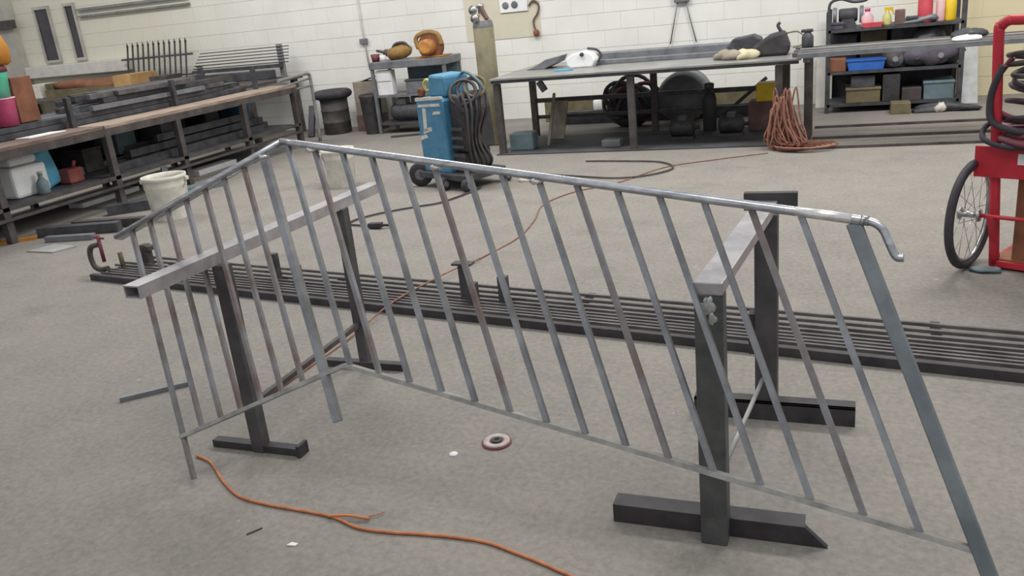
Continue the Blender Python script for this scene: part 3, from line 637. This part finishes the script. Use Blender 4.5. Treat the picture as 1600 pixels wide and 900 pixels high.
boxthing('olive_crate', .0, .36, 10.5, 10.9, .10, .27, 'olive', 'olive crate at the left of the bottom shelf', lid='olive')
boxthing('black_case', .38, .56, 10.5, 10.9, .10, .40, 'black', 'upright black case in the middle of the bottom shelf', 'case')
boxthing('teal_box', .80, 1.1, 10.5, 10.9, .10, .30, 'teal', 'dull teal box at the right of the bottom shelf', lid='teal')
boxthing('dark_crate', .58, .78, 10.5, 10.9, .10, .24, 'dark2', 'small dark crate beside the teal box on the bottom shelf')
boxthing('brown_crate', .46, .66, 10.2, 10.42, .0, .12, 'olive', 'low brown crate on floor before the shelf')
boxthing('black_case', .05, .30, 10.52, 10.8, .27, .40, 'dark', 'dark tool case lying on the olive crate', 'case')
solo('scrap_heap', B().blob((1.0, 10.3, .03), .3, .1, .06, 12, .4, 18, 8, flat=-.03), 'dark', 'dark swept scraps on floor before the shelf end', 'scrap')
solo('white_scrap', B().blob((.95, 10.22, .05), .05, .04, .05, 3, .4, 10, 6, flat=-.05), 'bucket', 'white crumpled scrap on the dark floor scraps', 'scrap')
# top of the shelf
q = thing('bench_grinder', 'dark bench grinder at the left end of the shelf top', 'grinder', (.0, 10.7, .92))
part('body', B().lathe([(.06, -.1), (.075, -.08), (.075, .08), (.06, .1)], (.0, 10.7, 1.06), 16, (1, 0, 0)), 'dark', q)
for s_ in (-1, 1): part('wheel', B().lathe([(.09, -.02), (.095, 0), (.09, .02)], (s_ * .14, 10.7, 1.06), 20, (1, 0, 0)), 'grey', q)
part('pedestal', B().prism([(-.1, 0), (.1, 0), (.06, .1), (-.06, .1)], (0, 10.7, .92), (1, 0, 0), (0, 0, 1), (0, .16, 0)), 'dark', q)
part('guard', B().tube(smooth_path([(-.2, 10.66, 1.05), (-.19, 10.66, 1.2), (-.08, 10.66, 1.24), (.06, 10.66, 1.2), (.2, 10.66, 1.22), (.2, 10.66, 1.35)]), .018, 6), 'dark', q)
q = thing('pink_bottle', 'pale pink bottle beside the grinder on the shelf top', 'bottle', (.23, 10.6, .92))
part('bottle', B().lathe([(.06, 0), (.065, .02), (.065, .11), (.03, .15), (.025, .17)], (.20, 10.62, .92), 14), 'palepink', q)
part('cap', B().lathe([(.03, 0), (.03, .03)], (.20, 10.62, 1.09), 10), 'pink', q)
q = thing('red_tray', 'red shallow tray in front on the shelf top', 'tray', (.27, 10.54, .92))
part('tray', B().prism([(-.09, 0), (.09, 0), (.11, .05), (-.11, .05)], (.25, 10.53, .92), (1, 0, 0), (0, 0, 1), (0, .1, 0)), 'redd', q, bev=.004)
q = thing('yellow_bottle', 'yellow green spray bottle on the shelf top', 'bottle', (.42, 10.6, .92))
part('bottle', B().lathe([(.045, 0), (.05, .02), (.045, .1), (.02, .14), (.02, .16)], (.40, 10.6, .92), 14), 'lime', q)
part('trigger', B().bar((.37, 10.6, 1.095), (.46, 10.6, 1.095), .03, .035).bar((.45, 10.6, 1.09), (.47, 10.6, 1.03), .02, .015), 'yellow', q)
boxthing('small_carton', .48, .58, 10.55, 10.65, .92, 1.08, 'brown_box', 'small maroon brown carton next to the yellow green bottle')
boxthing('dark_tin', .60, .70, 10.54, 10.64, .92, 1.0, 'dark', 'small dark tin left of the red canister on the shelf top', 'tin', lid='dark')
boxthing('dark_tin', -.18, -.05, 10.52, 10.6, .92, 1.0, 'tarp', 'purple grey tin in front of the grinder', 'tin', lid='tarp')
solo('parts_heap', B().blob((.72, 10.65, .94), .22, .12, .06, 14, .35, 18, 8, flat=-.02), 'grey', 'grey heap of small parts on the shelf top', 'parts')
for x, r_, h, m, l_ in ((.78, .075, .30, 'redd', 'red canister on the shelf top left of the white one'), (.93, .045, .27, 'palepink', 'slim white pink canister between red and yellow ones'), (1.03, .055, .27, 'yellow', 'yellow canister at the right end of the shelf top')):
    q = thing('canister', l_, 'canister', (x, 10.62, .92))
    part('body', B().lathe([(r_ * .95, 0), (r_, .015), (r_, h * .8), (r_ * .5, h * .9)], (x, 10.62, .92), 18), m, q)
    part('cap', B().lathe([(r_ * .45, 0), (r_ * .45, .04), (r_ * .3, .05)], (x, 10.62, .92 + h * .89), 12), 'white' if m != 'yellow' else 'yellow', q)
solo('leaning_sheet', B().bar((1.27, 10.75, 0), (1.27, 11.1, .66), .20, .012, (0, -1, .5)), 'lgrey', 'pale grey sheet leaning on the wall right of the shelf', 'sheet')
solo('leaning_sheet', B().bar((-.25, 10.95, 0), (-.25, 11.22, .62), .18, .012, (0, -1, .5)), 'ledge', 'pale sheet leaning on the wall left of the shelf', 'sheet')

# ------------------------------------------------------------------ blue welding machine on wheels
R_ = Matrix.Rotation(math.radians(-24), 3, 'Z'); MC = V((-3.43, 7.22, 0))
def ml(x, y, z): return MC + R_ @ V((x, y, z))
mx_, my_ = R_ @ V((1, 0, 0)), R_ @ V((0, 1, 0))
wm = thing('welding_machine', 'blue welding machine with white marks on a wheeled base', 'welding machine', tuple(MC))
part('cabinet', B().prism([(-.22, .14), (.16, .14), (.15, .80), (.12, .83), (-.20, .83), (-.225, .78)], ml(0, 0, 0), mx_, Z, my_ * .42), 'blue', wm, 'blue sheet metal cabinet', bev=.02)
part('feeder', B().prism([(-.12, .83), (.13, .83), (.12, 1.02), (-.10, 1.03)], ml(.02, 0, 0), mx_, Z, my_ * .3), 'blue', wm, 'blue wire feeder on top', bev=.025)
for poly in ([(-.20, .745), (.12, .76), (.115, .785), (-.19, .77)], [(-.15, .52), (-.10, .53), (-.085, .735), (-.135, .74)], [(-.16, .50), (-.03, .535), (-.04, .57), (-.15, .545)], [(-.21, .44), (-.1, .47), (-.12, .50), (-.2, .48)], [(.0, .68), (.11, .69), (.12, .715), (.02, .71)]):
    part('paint_mark', B().prism(poly, ml(0, -.2105, 0), mx_, Z, my_ * .003), 'bucket', wm, 'worn white paint mark')
part('trim_strip', B().prism([(-.22, .80), (.14, .82), (.14, .845), (-.22, .83)], ml(0, -.20, 0), mx_, Z, my_ * .03), 'bucket', wm)
part('control_knob', B().lathe([(.04, 0), (.04, .03), (.03, .04)], ml(-.16, -.16, .88), 14, -my_), 'brown', wm)
part('hose_holder', B().torus(ml(-.15, -.1, .93), .05, .016, -my_, 18, 6), 'lime', wm)
part('side_unit', B().prism([(.17, .34), (.36, .34), (.34, .70), (.29, .84), (.18, .86)], ml(0, .03, 0), mx_, Z, my_ * .36), 'black', wm, 'black power unit on the right side', bev=.02)
for k in range(3):
    part('cable_loop', B().torus(ml(.28 + .03 * k, -.06 + .05 * k, .86 + .02 * k), .12 - .012 * k, .016, V((.2, -.8, .5)), 22, 6), ('hose', 'dark', 'olive')[k], wm)
for k in range(4):
    part('vent_slat', B().prism([(.20, .30 + .08 * k), (.35, .30 + .08 * k), (.35, .325 + .08 * k), (.20, .325 + .08 * k)], ml(0, -.185, 0), mx_, Z, my_ * .012), 'dark', wm)
part('lower_box', B().prism([(.16, .15), (.30, .15), (.30, .33), (.16, .33)], ml(0, .02, 0), mx_, Z, my_ * .34), 'dark2', wm, bev=.015)
for k in range(5):
    part('cable', B().tube(smooth_path([ml(.30 + .015 * k, -.10 + .06 * k, .86), ml(.38 + .015 * k, -.13 + .05 * k, .72), ml(.39 - .012 * k, -.15 + .05 * k, .45), ml(.37 + .012 * k, -.12 + .05 * k, .25), ml(.33, -.05 + .04 * k, .16)], 5), .014, 6), ('hose', 'dark', 'black', 'dark2', 'hose')[k], wm)
part('base_tray', B().prism([(-.28, .09), (.42, .09), (.42, .15), (-.28, .15)], ml(0, 0, 0), mx_, Z, my_ * .5), 'dark', wm, bev=.01)
part('gas_hose', B().tube(smooth_path([ml(.1, .1, 1.0), ml(.22, .05, 1.03), ml(.35, .05, .97), ml(.42, .08, .86)]), .014, 6), 'teal', wm)
for x, y, r_ in ((-.27, -.22, .115), (-.27, .22, .115), (.12, -.27, .06), (.40, -.24, .06), (.42, .24, .06)):
    ax = mx_ if r_ > .1 else mx_
    wh = part('wheel', B().lathe([(r_ * .5, -.03), (r_ * .9, -.028), (r_, -.018), (r_, .018), (r_ * .9, .028), (r_ * .5, .03)], ml(x, y, r_), 20, ax if r_ < .1 else (mx_ * .55 - my_ * .83)), 'tyre', wm)
    part('hub_cap', B().lathe([(r_ * .45, -.034), (r_ * .45, .034)], ml(x, y, r_), 14, ax if r_ < .1 else (mx_ * .55 - my_ * .83)), 'grey', wh)

# ------------------------------------------------------------------ gas cylinder
gc = thing('gas_cylinder', 'tall tan gas cylinder standing left of the steel table', 'gas cylinder', (-3.87, 9.3, 0))
cx = (-3.87, 9.3, 0)
part('tank', B().lathe([(.10, 0), (.118, .02), (.118, 1.33), (.114, 1.37), (.10, 1.41), (.07, 1.45), (.04, 1.475), (.035, 1.49)], cx, 28), 'cyl', gc)
part('shoulder_band', B().lathe([(.119, 1.335), (.1195, 1.34), (.1155, 1.372), (.105, 1.408)], cx, 28, close=False), 'grey', gc)
part('valve', B().lathe([(.03, 0), (.03, .06), (.045, .065), (.045, .1), (.02, .11)], (-3.88, 9.3, 1.485), 14), 'chrome', gc)
part('gauge', B().lathe([(.045, 0), (.05, .01), (.05, .03), (.0, .034)], (-3.93, 9.22, 1.53), 16, (-.2, -1, .1)), 'chrome', gc)
part('gauge', B().lathe([(.045, 0), (.05, .01), (.05, .03), (.0, .034)], (-3.91, 9.2, 1.44), 16, (-.2, -1, .1)), 'chrome', gc)
part('regulator_arm', B().bar((-3.87, 9.28, 1.56), (-3.79, 9.24, 1.42), .04, .04), 'brown_box', gc)

# ------------------------------------------------------------------ tool trolley near the wall
tt = thing('tool_trolley', 'grey blue tool trolley with tray top beside the blue machine', 'trolley', (-5.5, 10.7, 0))
part('tray', B().box(-6.1, -4.95, 10.45, 11.0, .88, .98), 'grey', tt, bev=.01)
part('shelf_board', B().box(-6.08, -4.97, 10.47, 10.98, .50, .53), 'grey', tt)
part('shelf_board', B().box(-6.08, -4.97, 10.47, 10.98, .12, .15), 'dark', tt)
for x in (-6.07, -4.98):
    for y in (10.48, 10.97): part('leg', B().box(x - .02, x + .02, y - .02, y + .02, 0, .9), 'grey', tt)
part('back_panel', B().box(-5.75, -4.97, 10.9, 10.92, .53, .88), 'teal', tt)
q = thing('white_carton', 'white box standing upright inside the tool trolley', 'box', (-5.93, 10.6, .53))
part('body', B().box(-6.04, -5.80, 10.5, 10.62, .53, .86), 'paper', q, bev=.006)
part('flap', B().box(-6.03, -5.81, 10.49, 10.5, .72, .86), 'paper', q)
q = thing('angle_grinder', 'drab yellow grinder with thin nose on the trolley tray', 'power tool', (-5.72, 10.7, .98))
part('motor_body', B().lathe([(.04, -.2), (.075, -.17), (.09, -.05), (.095, .06), (.07, .13), (.03, .17)], (-5.70, 10.68, 1.08), 16, (1, 0, .15)), 'drab', q)
part('gear_head', B().lathe([(.04, 0), (.05, .03), (.045, .1), (.02, .14), (.016, .24)], (-5.84, 10.68, 1.06), 12, (-1, 0, .25)), 'dark2', q)
part('handle', B().tube(smooth_path([(-5.82, 10.66, 1.1), (-5.76, 10.66, 1.18), (-5.62, 10.66, 1.19), (-5.56, 10.66, 1.12)]), .022, 8), 'dark2', q)
q = thing('circular_saw', 'big orange circular saw on the trolley tray', 'power tool', (-5.22, 10.7, .98))
part('blade_guard', B().lathe([(.16, -.04), (.18, -.03), (.18, .03), (.16, .04)], (-5.2, 10.62, 1.12), 26, (0, 1, 0)), 'brown', q)
part('motor', B().lathe([(.09, 0), (.1, .02), (.1, .18), (.07, .2)], (-5.2, 10.6, 1.12), 18, (0, -1, 0)), 'orange', q)
part('base_plate', B().box(-5.42, -4.99, 10.5, 10.8, .985, 1.0), 'orange', q)
part('handle', B().tube(smooth_path([(-5.38, 10.6, 1.1), (-5.40, 10.6, 1.24), (-5.26, 10.6, 1.3), (-5.08, 10.6, 1.27), (-5.03, 10.6, 1.13)]), .032, 8), 'drab', q)
solo('red_cup', B().lathe([(.05, 0), (.065, .1), (.058, .1), (.045, .01)], (-6.03, 10.55, .98), 16), 'maroon', 'red cup at the left end of the trolley tray', 'cup')
solo('white_mug', B().lathe([(.035, 0), (.045, .08), (.04, .08), (.03, .01)], (-5.9, 10.52, .98), 14), 'paper', 'small white mug beside the red cup on the trolley', 'cup')
boxthing('toolbox', -5.6, -5.2, 10.5, 10.75, .53, .72, 'grey', 'grey toolbox on the middle trolley shelf', 'toolbox', lid='dark')
q = thing('compressor', 'dark small compressor on the bottom trolley shelf', 'compressor', (-5.65, 10.62, .15))
part('tank', B().lathe([(.03, -.27), (.1, -.24), (.12, -.18), (.12, .18), (.1, .24), (.03, .27)], (-5.66, 10.62, .28), 18, (1, 0, 0)), 'dark', q)
part('head', B().box(-5.58, -5.42, 10.55, 10.7, .38, .49), 'dark', q, bev=.015)
part('pump', B().box(-5.82, -5.66, 10.55, 10.7, .38, .47), 'grey', q, bev=.015)
solo('floor_scrap_bar', B().bar((-5.72, 10.12, .012), (-5.33, 10.25, .012), .05, .024), 'dark2', 'dark flat bar on floor before the tool trolley', 'steel bar')
# drum with tyre, boxes
q = thing('oil_drum', 'dark ribbed drum standing by the wall under a tyre', 'drum', (-6.97, 10.8, 0))
part('body', B().lathe([(.19, 0), (.20, .01), (.20, .16), (.21, .17), (.20, .18), (.20, .33), (.21, .34), (.20, .35), (.20, .49), (.18, .5)], (-6.97, 10.8, 0), 26), 'dark2', q)
part('rim', B().torus((-6.97, 10.8, .49), .197, .01, n=26, k=6), 'dark', q)
q = thing('tyre', 'black car tyre lying flat on the dark drum', 'tyre', (-6.97, 10.8, .5))
part('tread', B().torus((-6.97, 10.8, .565), .21, .075, n=32, k=10, sq=.85), 'tyre', q)
part('rim', B().lathe([(.14, 0), (.145, .02), (.145, .09), (.1, .1)], (-6.97, 10.8, .505), 22), 'dark', q)
solo('steel_post', B().bar((-7.25, 10.5, 0), (-7.28, 10.7, .42), .09, .06), 'dark', 'dark steel stub leaning on the drum', 'steel bar', bev=.006)
boxthing('carton', -6.66, -6.3, 10.85, 11.15, 0, .23, 'brown_box', 'low brown carton by the wall right of the drum')
q = thing('cardboard_box', 'tan open cardboard box standing on the low brown carton', 'box', (-6.45, 11.0, .23))
part('body', B().box(-6.66, -6.28, 10.88, 11.12, .23, .70), 'tan', q, bev=.004)
part('flap', B().bar((-6.55, 11.0, .70), (-6.32, 11.0, .76), .22, .006), 'tan', q)
q = thing('waste_bin', 'dark round bin between the cardboard box and the trolley', 'bin', (-6.22, 10.55, 0))
part('body', B().lathe([(.12, 0), (.15, .5), (.16, .52), (.155, .55), (.135, .54), (.11, .02)], (-6.24, 10.6, 0), 20, close=False).lathe([(0, .01), (.12, .01)], (-6.24, 10.6, 0), 20, close=False), 'black', q)

# ------------------------------------------------------------------ left workbench
wb = thing('workbench', 'long steel framed workbench with plank top along the left side', 'workbench', (-7.4, 7.2, 0))
part('plank', B().box(-7.25, -6.83, 3.9, 6.42, .79, .825), 'wood_d', wb, 'dark worn plank', bev=.004)
part('plank', B().box(-7.25, -6.83, 6.44, 9.75, .79, .825), 'wood', wb, 'pale bare plank', bev=.004)
part('plank', B().box(-8.15, -7.26, 3.9, 9.75, .79, .82), 'dark2', wb, 'dark rear boards', bev=.004)
part('front_rail', B().box(-6.87, -6.83, 3.9, 9.75, .72, .79), 'dark2', wb)
part('front_rail', B().box(-8.12, -8.08, 3.9, 9.75, .72, .79), 'dark2', wb)
for y in (4.1, 5.15, 6.45, 7.45, 8.6, 9.68):
    part('leg', B().box(-6.89, -6.82, y - .035, y + .035, 0, .74), 'dark2', wb, bev=.003)
    part('leg', B().box(-8.13, -8.07, y - .03, y + .03, 0, .74), 'dark2', wb)
    part('shelf_bearer', B().box(-8.1, -6.85, y - .02, y + .02, .26, .30), 'dark', wb)
part('lower_rail', B().box(-6.86, -6.82, 3.9, 9.68, .285, .32), 'dark2', wb)
part('lower_rail', B().box(-6.83, -6.80, 3.9, 9.68, .20, .225), 'dark2', wb)
part('lower_shelf', B().box(-8.1, -6.95, 3.9, 9.68, .30, .312), 'dark', wb)
part('back_panel', B().box(-8.16, -8.14, 3.9, 9.68, .1, .79), 'dark', wb)  # added panel, keeps light from behind out of the space under the bench
for y in (6.42, 7.9, 9.4):
    part('rack_upright', B().box(-7.24, -7.19, y - .025, y + .025, .82, 1.12), 'dark', wb)
part('end_loop', B().tube(smooth_path([(-6.85, 9.4, .905), (-6.85, 9.75, .92), (-6.85, 10.02, .93), (-6.85, 10.1, .92), (-6.85, 10.13, .86), (-6.85, 10.13, .5), (-6.85, 10.12, 0)], 5), .022, 8), 'beam', wb, 'bent pipe frame at the far end')
part('end_rail', B().tube([(-6.85, 9.4, .82), (-6.85, 10.13, .86)], .014, 6), 'beam', wb)
part('end_rail', B().tube([(-6.85, 9.6, .76), (-6.85, 10.13, .76)], .014, 6), 'beam', wb)
# heap of bars on the bench
rnd = random.Random(3); k = 0
for row in range(5):
    for c in range(9 - row // 2):
        x = -7.33 - c * .088 - (row % 2) * .04 + rnd.uniform(-.012, .012); z = .826 + row * .056
        y0 = (4.3 + rnd.uniform(0, 1.6)) if row < 2 else 6.75 + rnd.uniform(0, .5); y1 = 9.65 - rnd.uniform(0, .9) - row * .12
        wdt = rnd.choice((.04, .05, .055, .06)); m = rnd.choice(('dark', 'dark', 'dark2', 'grey', 'rod', 'dark', 'teal'))
        hgt = .05
        sk = rnd.uniform(-.02, .02)
        solo('stock_bar', B().bar((x - sk, y0, z + hgt / 2), (x + sk, y1, z + hgt / 2), wdt, hgt), m, 'long dark steel stock bar in the heap on the left workbench', 'steel bar', 'stock bars heaped on the left workbench')
# things on the lower shelf and below
for k, (x, y0, y1, z, ww, m) in enumerate(((-7.1, 6.7, 9.2, .312, .09, 'dark'), (-7.3, 6.9, 9.5, .312, .12, 'dark2'), (-7.5, 6.6, 9.4, .312, .1, 'grey'), (-7.2, 7.0, 9.3, .40, .1, 'dark'), (-7.7, 6.5, 9.5, .312, .14, 'dark'), (-7.45, 7.2, 9.0, .42, .09, 'rod'), (-7.9, 6.5, 9.4, .312, .12, 'dark2'), (-7.15, 7.4, 8.9, .5, .06, 'dark'))):
    solo('shelf_bar', B().bar((x, y0, z + .04), (x + .03, y1, z + .04), ww, .08), m, 'dark steel offcut stored on the lower shelf of the left workbench', 'steel bar', 'offcuts on the lower bench shelf', bev=.003)
for k, (y, ww, h, m, l_) in enumerate(((7.25, .28, .30, 'teal', 'dull teal tin under the bench behind the dirty bucket'), (7.95, .3, .28, 'grey', 'grey tin under the bench top near its middle'), (8.7, .26, .3, 'dark', 'dark box under the bench near its far end'), (9.35, .2, .33, 'blue', 'dull blue can under the far end of the bench'), (6.75, .25, .25, 'dark2', 'dark brown crate under the bench beside the red can'))):
    boxthing('storage_tin', -7.75, -7.42, y - ww / 2, y + ww / 2, .42 if 7 < y < 9.6 else .32, (.42 if 7 < y < 9.6 else .32) + h, m, l_, 'tin', lid=m)
# bright containers on the lower shelf, left edge
q = thing('white_drum', 'bright white plastic drum on the lower bench shelf at left edge', 'container', (-7.25, 5.68, .312))
part('body', B().box(-7.4, -7.08, 5.5, 5.88, .312, .60), 'white', q, bev=.03)
part('lid', B().box(-7.38, -7.10, 5.52, 5.82, .605, .69), 'white', q, bev=.03)
q = thing('blue_jug', 'pale blue plastic jug leaning beside the white drum', 'jug', (-7.3, 6.0, .312))
part('body', B().bar((-7.32, 6.05, .32), (-7.32, 5.96, .68), .22, .20, (1, 0, 0)), 'cyan', q, bev=.03)
part('cap', B().lathe([(.05, 0), (.05, .04), (.03, .05)], (-7.28, 5.95, .68), 14), 'palepink', q)
q = thing('clear_bottle', 'greyish clear bottle in front of the blue jug', 'bottle', (-7.0, 5.86, .312))
part('body', B().lathe([(.05, 0), (.055, .02), (.055, .11), (.02, .16), (.02, .19)], (-7.0, 5.72, .312), 14), 'teal', q)
part('cap', B().lathe([(.024, 0), (.024, .025)], (-7.0, 5.72, .50), 10), 'lgrey', q)
q.location = (-7.0, 5.72, .312)
for ch in q.children: ch.location.y = .14 - .14
for ch in q.children: ch.data.transform(Matrix.Translation((0, .14, 0)))
q = thing('red_can', 'faded red fuel can on the lower bench shelf', 'fuel can', (-7.15, 6.22, .312))
part('body', B().box(-7.25, -7.1, 6.12, 6.30, .312, .46), 'rust_red', q, bev=.02)
part('spout', B().tube([(-7.17, 6.25, .46), (-7.17, 6.28, .52)], .018, 8), 'rust_red', q)
# floor under and before the bench
solo('white_plank', B().box(-7.55, -7.35, 6.4, 7.2, 0, .05), 'paper', 'white plank on the floor under the left workbench', 'plank', bev=.004)
solo('white_plank', B().box(-7.3, -7.1, 7.9, 8.6, 0, .06), 'paper', 'white plank on floor under the far half of the bench', 'plank', bev=.004)
for k, (x0, y0, x1, y1, ww, h, m, l_) in enumerate(((-6.75, 5.35, -6.0, 5.55, .09, .09, 'dark', 'dark beam piece on floor at the bench foot'), (-6.6, 5.6, -5.9, 5.75, .08, .08, 'dark2', 'brown beam piece behind the dark one at the bench foot'), (-6.5, 5.2, -6.05, 5.3, .06, .05, 'grey', 'short grey angle piece nearest the bench foot'), (-6.7, 6.1, -6.2, 6.5, .1, .1, 'dark', 'dark beam piece on floor left of the dirty bucket'), (-6.72, 6.7, -6.3, 7.4, .1, .06, 'teal', 'grey plate on floor behind the dirty bucket'))):
    solo('floor_offcut', B().bar((x0, y0, h / 2), (x1, y1, h / 2), ww, h), m, l_, 'steel offcut', bev=.004)
solo('yellow_strip', B().bar((-6.98, 5.08, .015), (-6.72, 5.28, .015), .04, .03), 'amber', 'yellow strip on floor at the near bench leg', 'strip')
solo('floor_sheet', B().prism([(-.2, -.1), (.12, -.12), (.2, .06), (-.1, .1)], (-6.2, 5.0, .006), (1, 0, 0), (0, 1, 0), (0, 0, .012)), 'lgrey', 'pale grey sheet scrap on floor before the bench', 'sheet')
solo('angle_stand', B().bar((-6.35, 6.6, 0), (-6.5, 6.75, .34), .05, .05).bar((-6.5, 6.75, .0), (-6.5, 6.75, .34), .05, .05), 'dark', 'small dark stand on floor between bench and dirty bucket', 'stand')

# ------------------------------------------------------------------ back left corner
bk = thing('rear_bench', 'dark rear bench against the wall behind the bar heap', 'workbench', (-10.5, 10.4, 0))
part('tabletop', B().box(-13.4, -7.7, 9.9, 11.2, .80, .84), 'dark2', bk)
for x in (-13.2, -10.5, -7.8):
    for y in (10.0, 11.1): part('leg', B().box(x - .04, x + .04, y - .04, y + .04, 0, .8), 'dark2', bk)
q = thing('parts_crate', 'long yellowish wooden crate with brown contents on the rear bench', 'crate', (-11.2, 10.6, .84))
part('crate', B().box(-12.1, -10.35, 10.4, 10.43, .84, .96).box(-12.1, -10.35, 10.9, 10.93, .84, 1.06).box(-12.1, -12.07, 10.43, 10.9, .84, 1.06).box(-12.07, -10.35, 10.43, 10.9, .84, .86), 'olive', q)
part('end_board', B().box(-10.60, -10.25, 10.38, 10.95, .84, 1.10), 'card', q, 'bare cardboard end')
part('contents', B().blob((-11.25, 10.66, .97), .72, .22, .10, 22, .3, 18, 8), 'brown', q)
q = thing('spiked_fence_panel', 'dark steel fence panel with pointed pickets leaning on the back wall', 'fence panel', (-10.3, 11.1, .84))
for k in range(12):
    x = -10.88 + k * .108
    part('picket', B().bar((x, 10.95, .845), (x, 11.12, 1.50), .02, .02).lathe([(.020, 0), (.012, .03), (.0, .07)], (x, 11.12, 1.49), 6), 'dark', q)
for z, y in ((1.30, 11.07), (1.0, 10.99)): part('rail', B().bar((-11.0, y - .015, z), (-9.55, y - .015, z), .02, .03), 'dark', q)
q = thing('bar_rack', 'rack of thin horizontal bars against the back wall above the bench', 'rack', (-8.7, 11.0, .84))
for k in range(6):
    z = 1.06 + .045 * k
    part('bar', B().tube([(-9.6 + .04 * k, 11.05, z), (-7.8 + .01 * k, 11.05, z)], .008, 6), 'dark', q)
for x in (-9.5, -7.95): part('upright', B().box(x - .035, x + .035, 11.06, 11.12, .84, 1.32 if x > -9 else 1.10), 'beam', q)
part('cap_beam', B().box(-9.55, -7.9, 10.95, 11.05, .99, 1.04), 'dark', q)
part('front_bars', B().box(-9.5, -7.95, 10.80, 10.9, .84, .97), 'dark', q, bev=.01)
boxthing('dark_carton', -9.95, -9.62, 10.45, 10.8, .84, 1.04, 'dark2', 'dark carton right of the yellowish crate')
boxthing('pale_carton', -12.55, -12.2, 10.4, 10.8, .84, 1.06, 'bucket', 'pale carton left of the yellowish crate')
boxthing('amber_post', -13.0, -12.85, 10.4, 10.55, .84, 1.12, 'card', 'narrow tan carton beside the pale one')
# left edge, things standing on the bar heap
SB = .94
q = thing('board_stack', 'upright brown board standing on the bars at left edge', 'board', (-7.5, 6.2, SB))
part('board', B().box(-7.52, -7.47, 6.07, 6.30, SB, 1.37), 'brown', q, bev=.004)
part('board', B().box(-7.58, -7.53, 6.10, 6.33, SB, 1.33), 'brown_box', q, bev=.004)
q = thing('pink_tub', 'pink plastic tub under a turquoise one at left edge', 'tub', (-7.45, 5.93, SB))
part('body', B().lathe([(.10, 0), (.115, .25), (.12, .26)], (-7.45, 5.90, SB), 22), 'pink', q)
part('rim', B().torus((-7.45, 5.90, SB + .255), .117, .008, n=22, k=6), 'palepink', q)
q = thing('turquoise_tub', 'turquoise plastic tub stacked on the pink tub at left edge', 'tub', (-7.45, 5.90, SB + .265))
part('body', B().lathe([(.09, 0), (.112, .22), (.116, .23)], (-7.45, 5.90, SB + .265), 22), 'green', q)
part('lid', B().lathe([(.12, 0), (.12, .04), (.1, .055)], (-7.45, 5.90, SB + .495), 22), 'maroon', q)
solo('domed_cover', B().lathe([(.11, 0), (.15, .03), (.16, .15), (.12, .27), (.03, .31)], (-7.47, 5.95, SB + .55), 22), 'amber', 'orange yellow domed cover on top of the turquoise tub', 'cover')
solo('plastic_sheet', B().prism([(0, 0), (.16, .02), (.18, .42), (.02, .38)], (-7.22, 5.75, .831), (1, 0, 0), (0, 1, 0), (0, 0, .008)), 'white', 'glossy white plastic sheet on the bench beside the tubs', 'sheet')
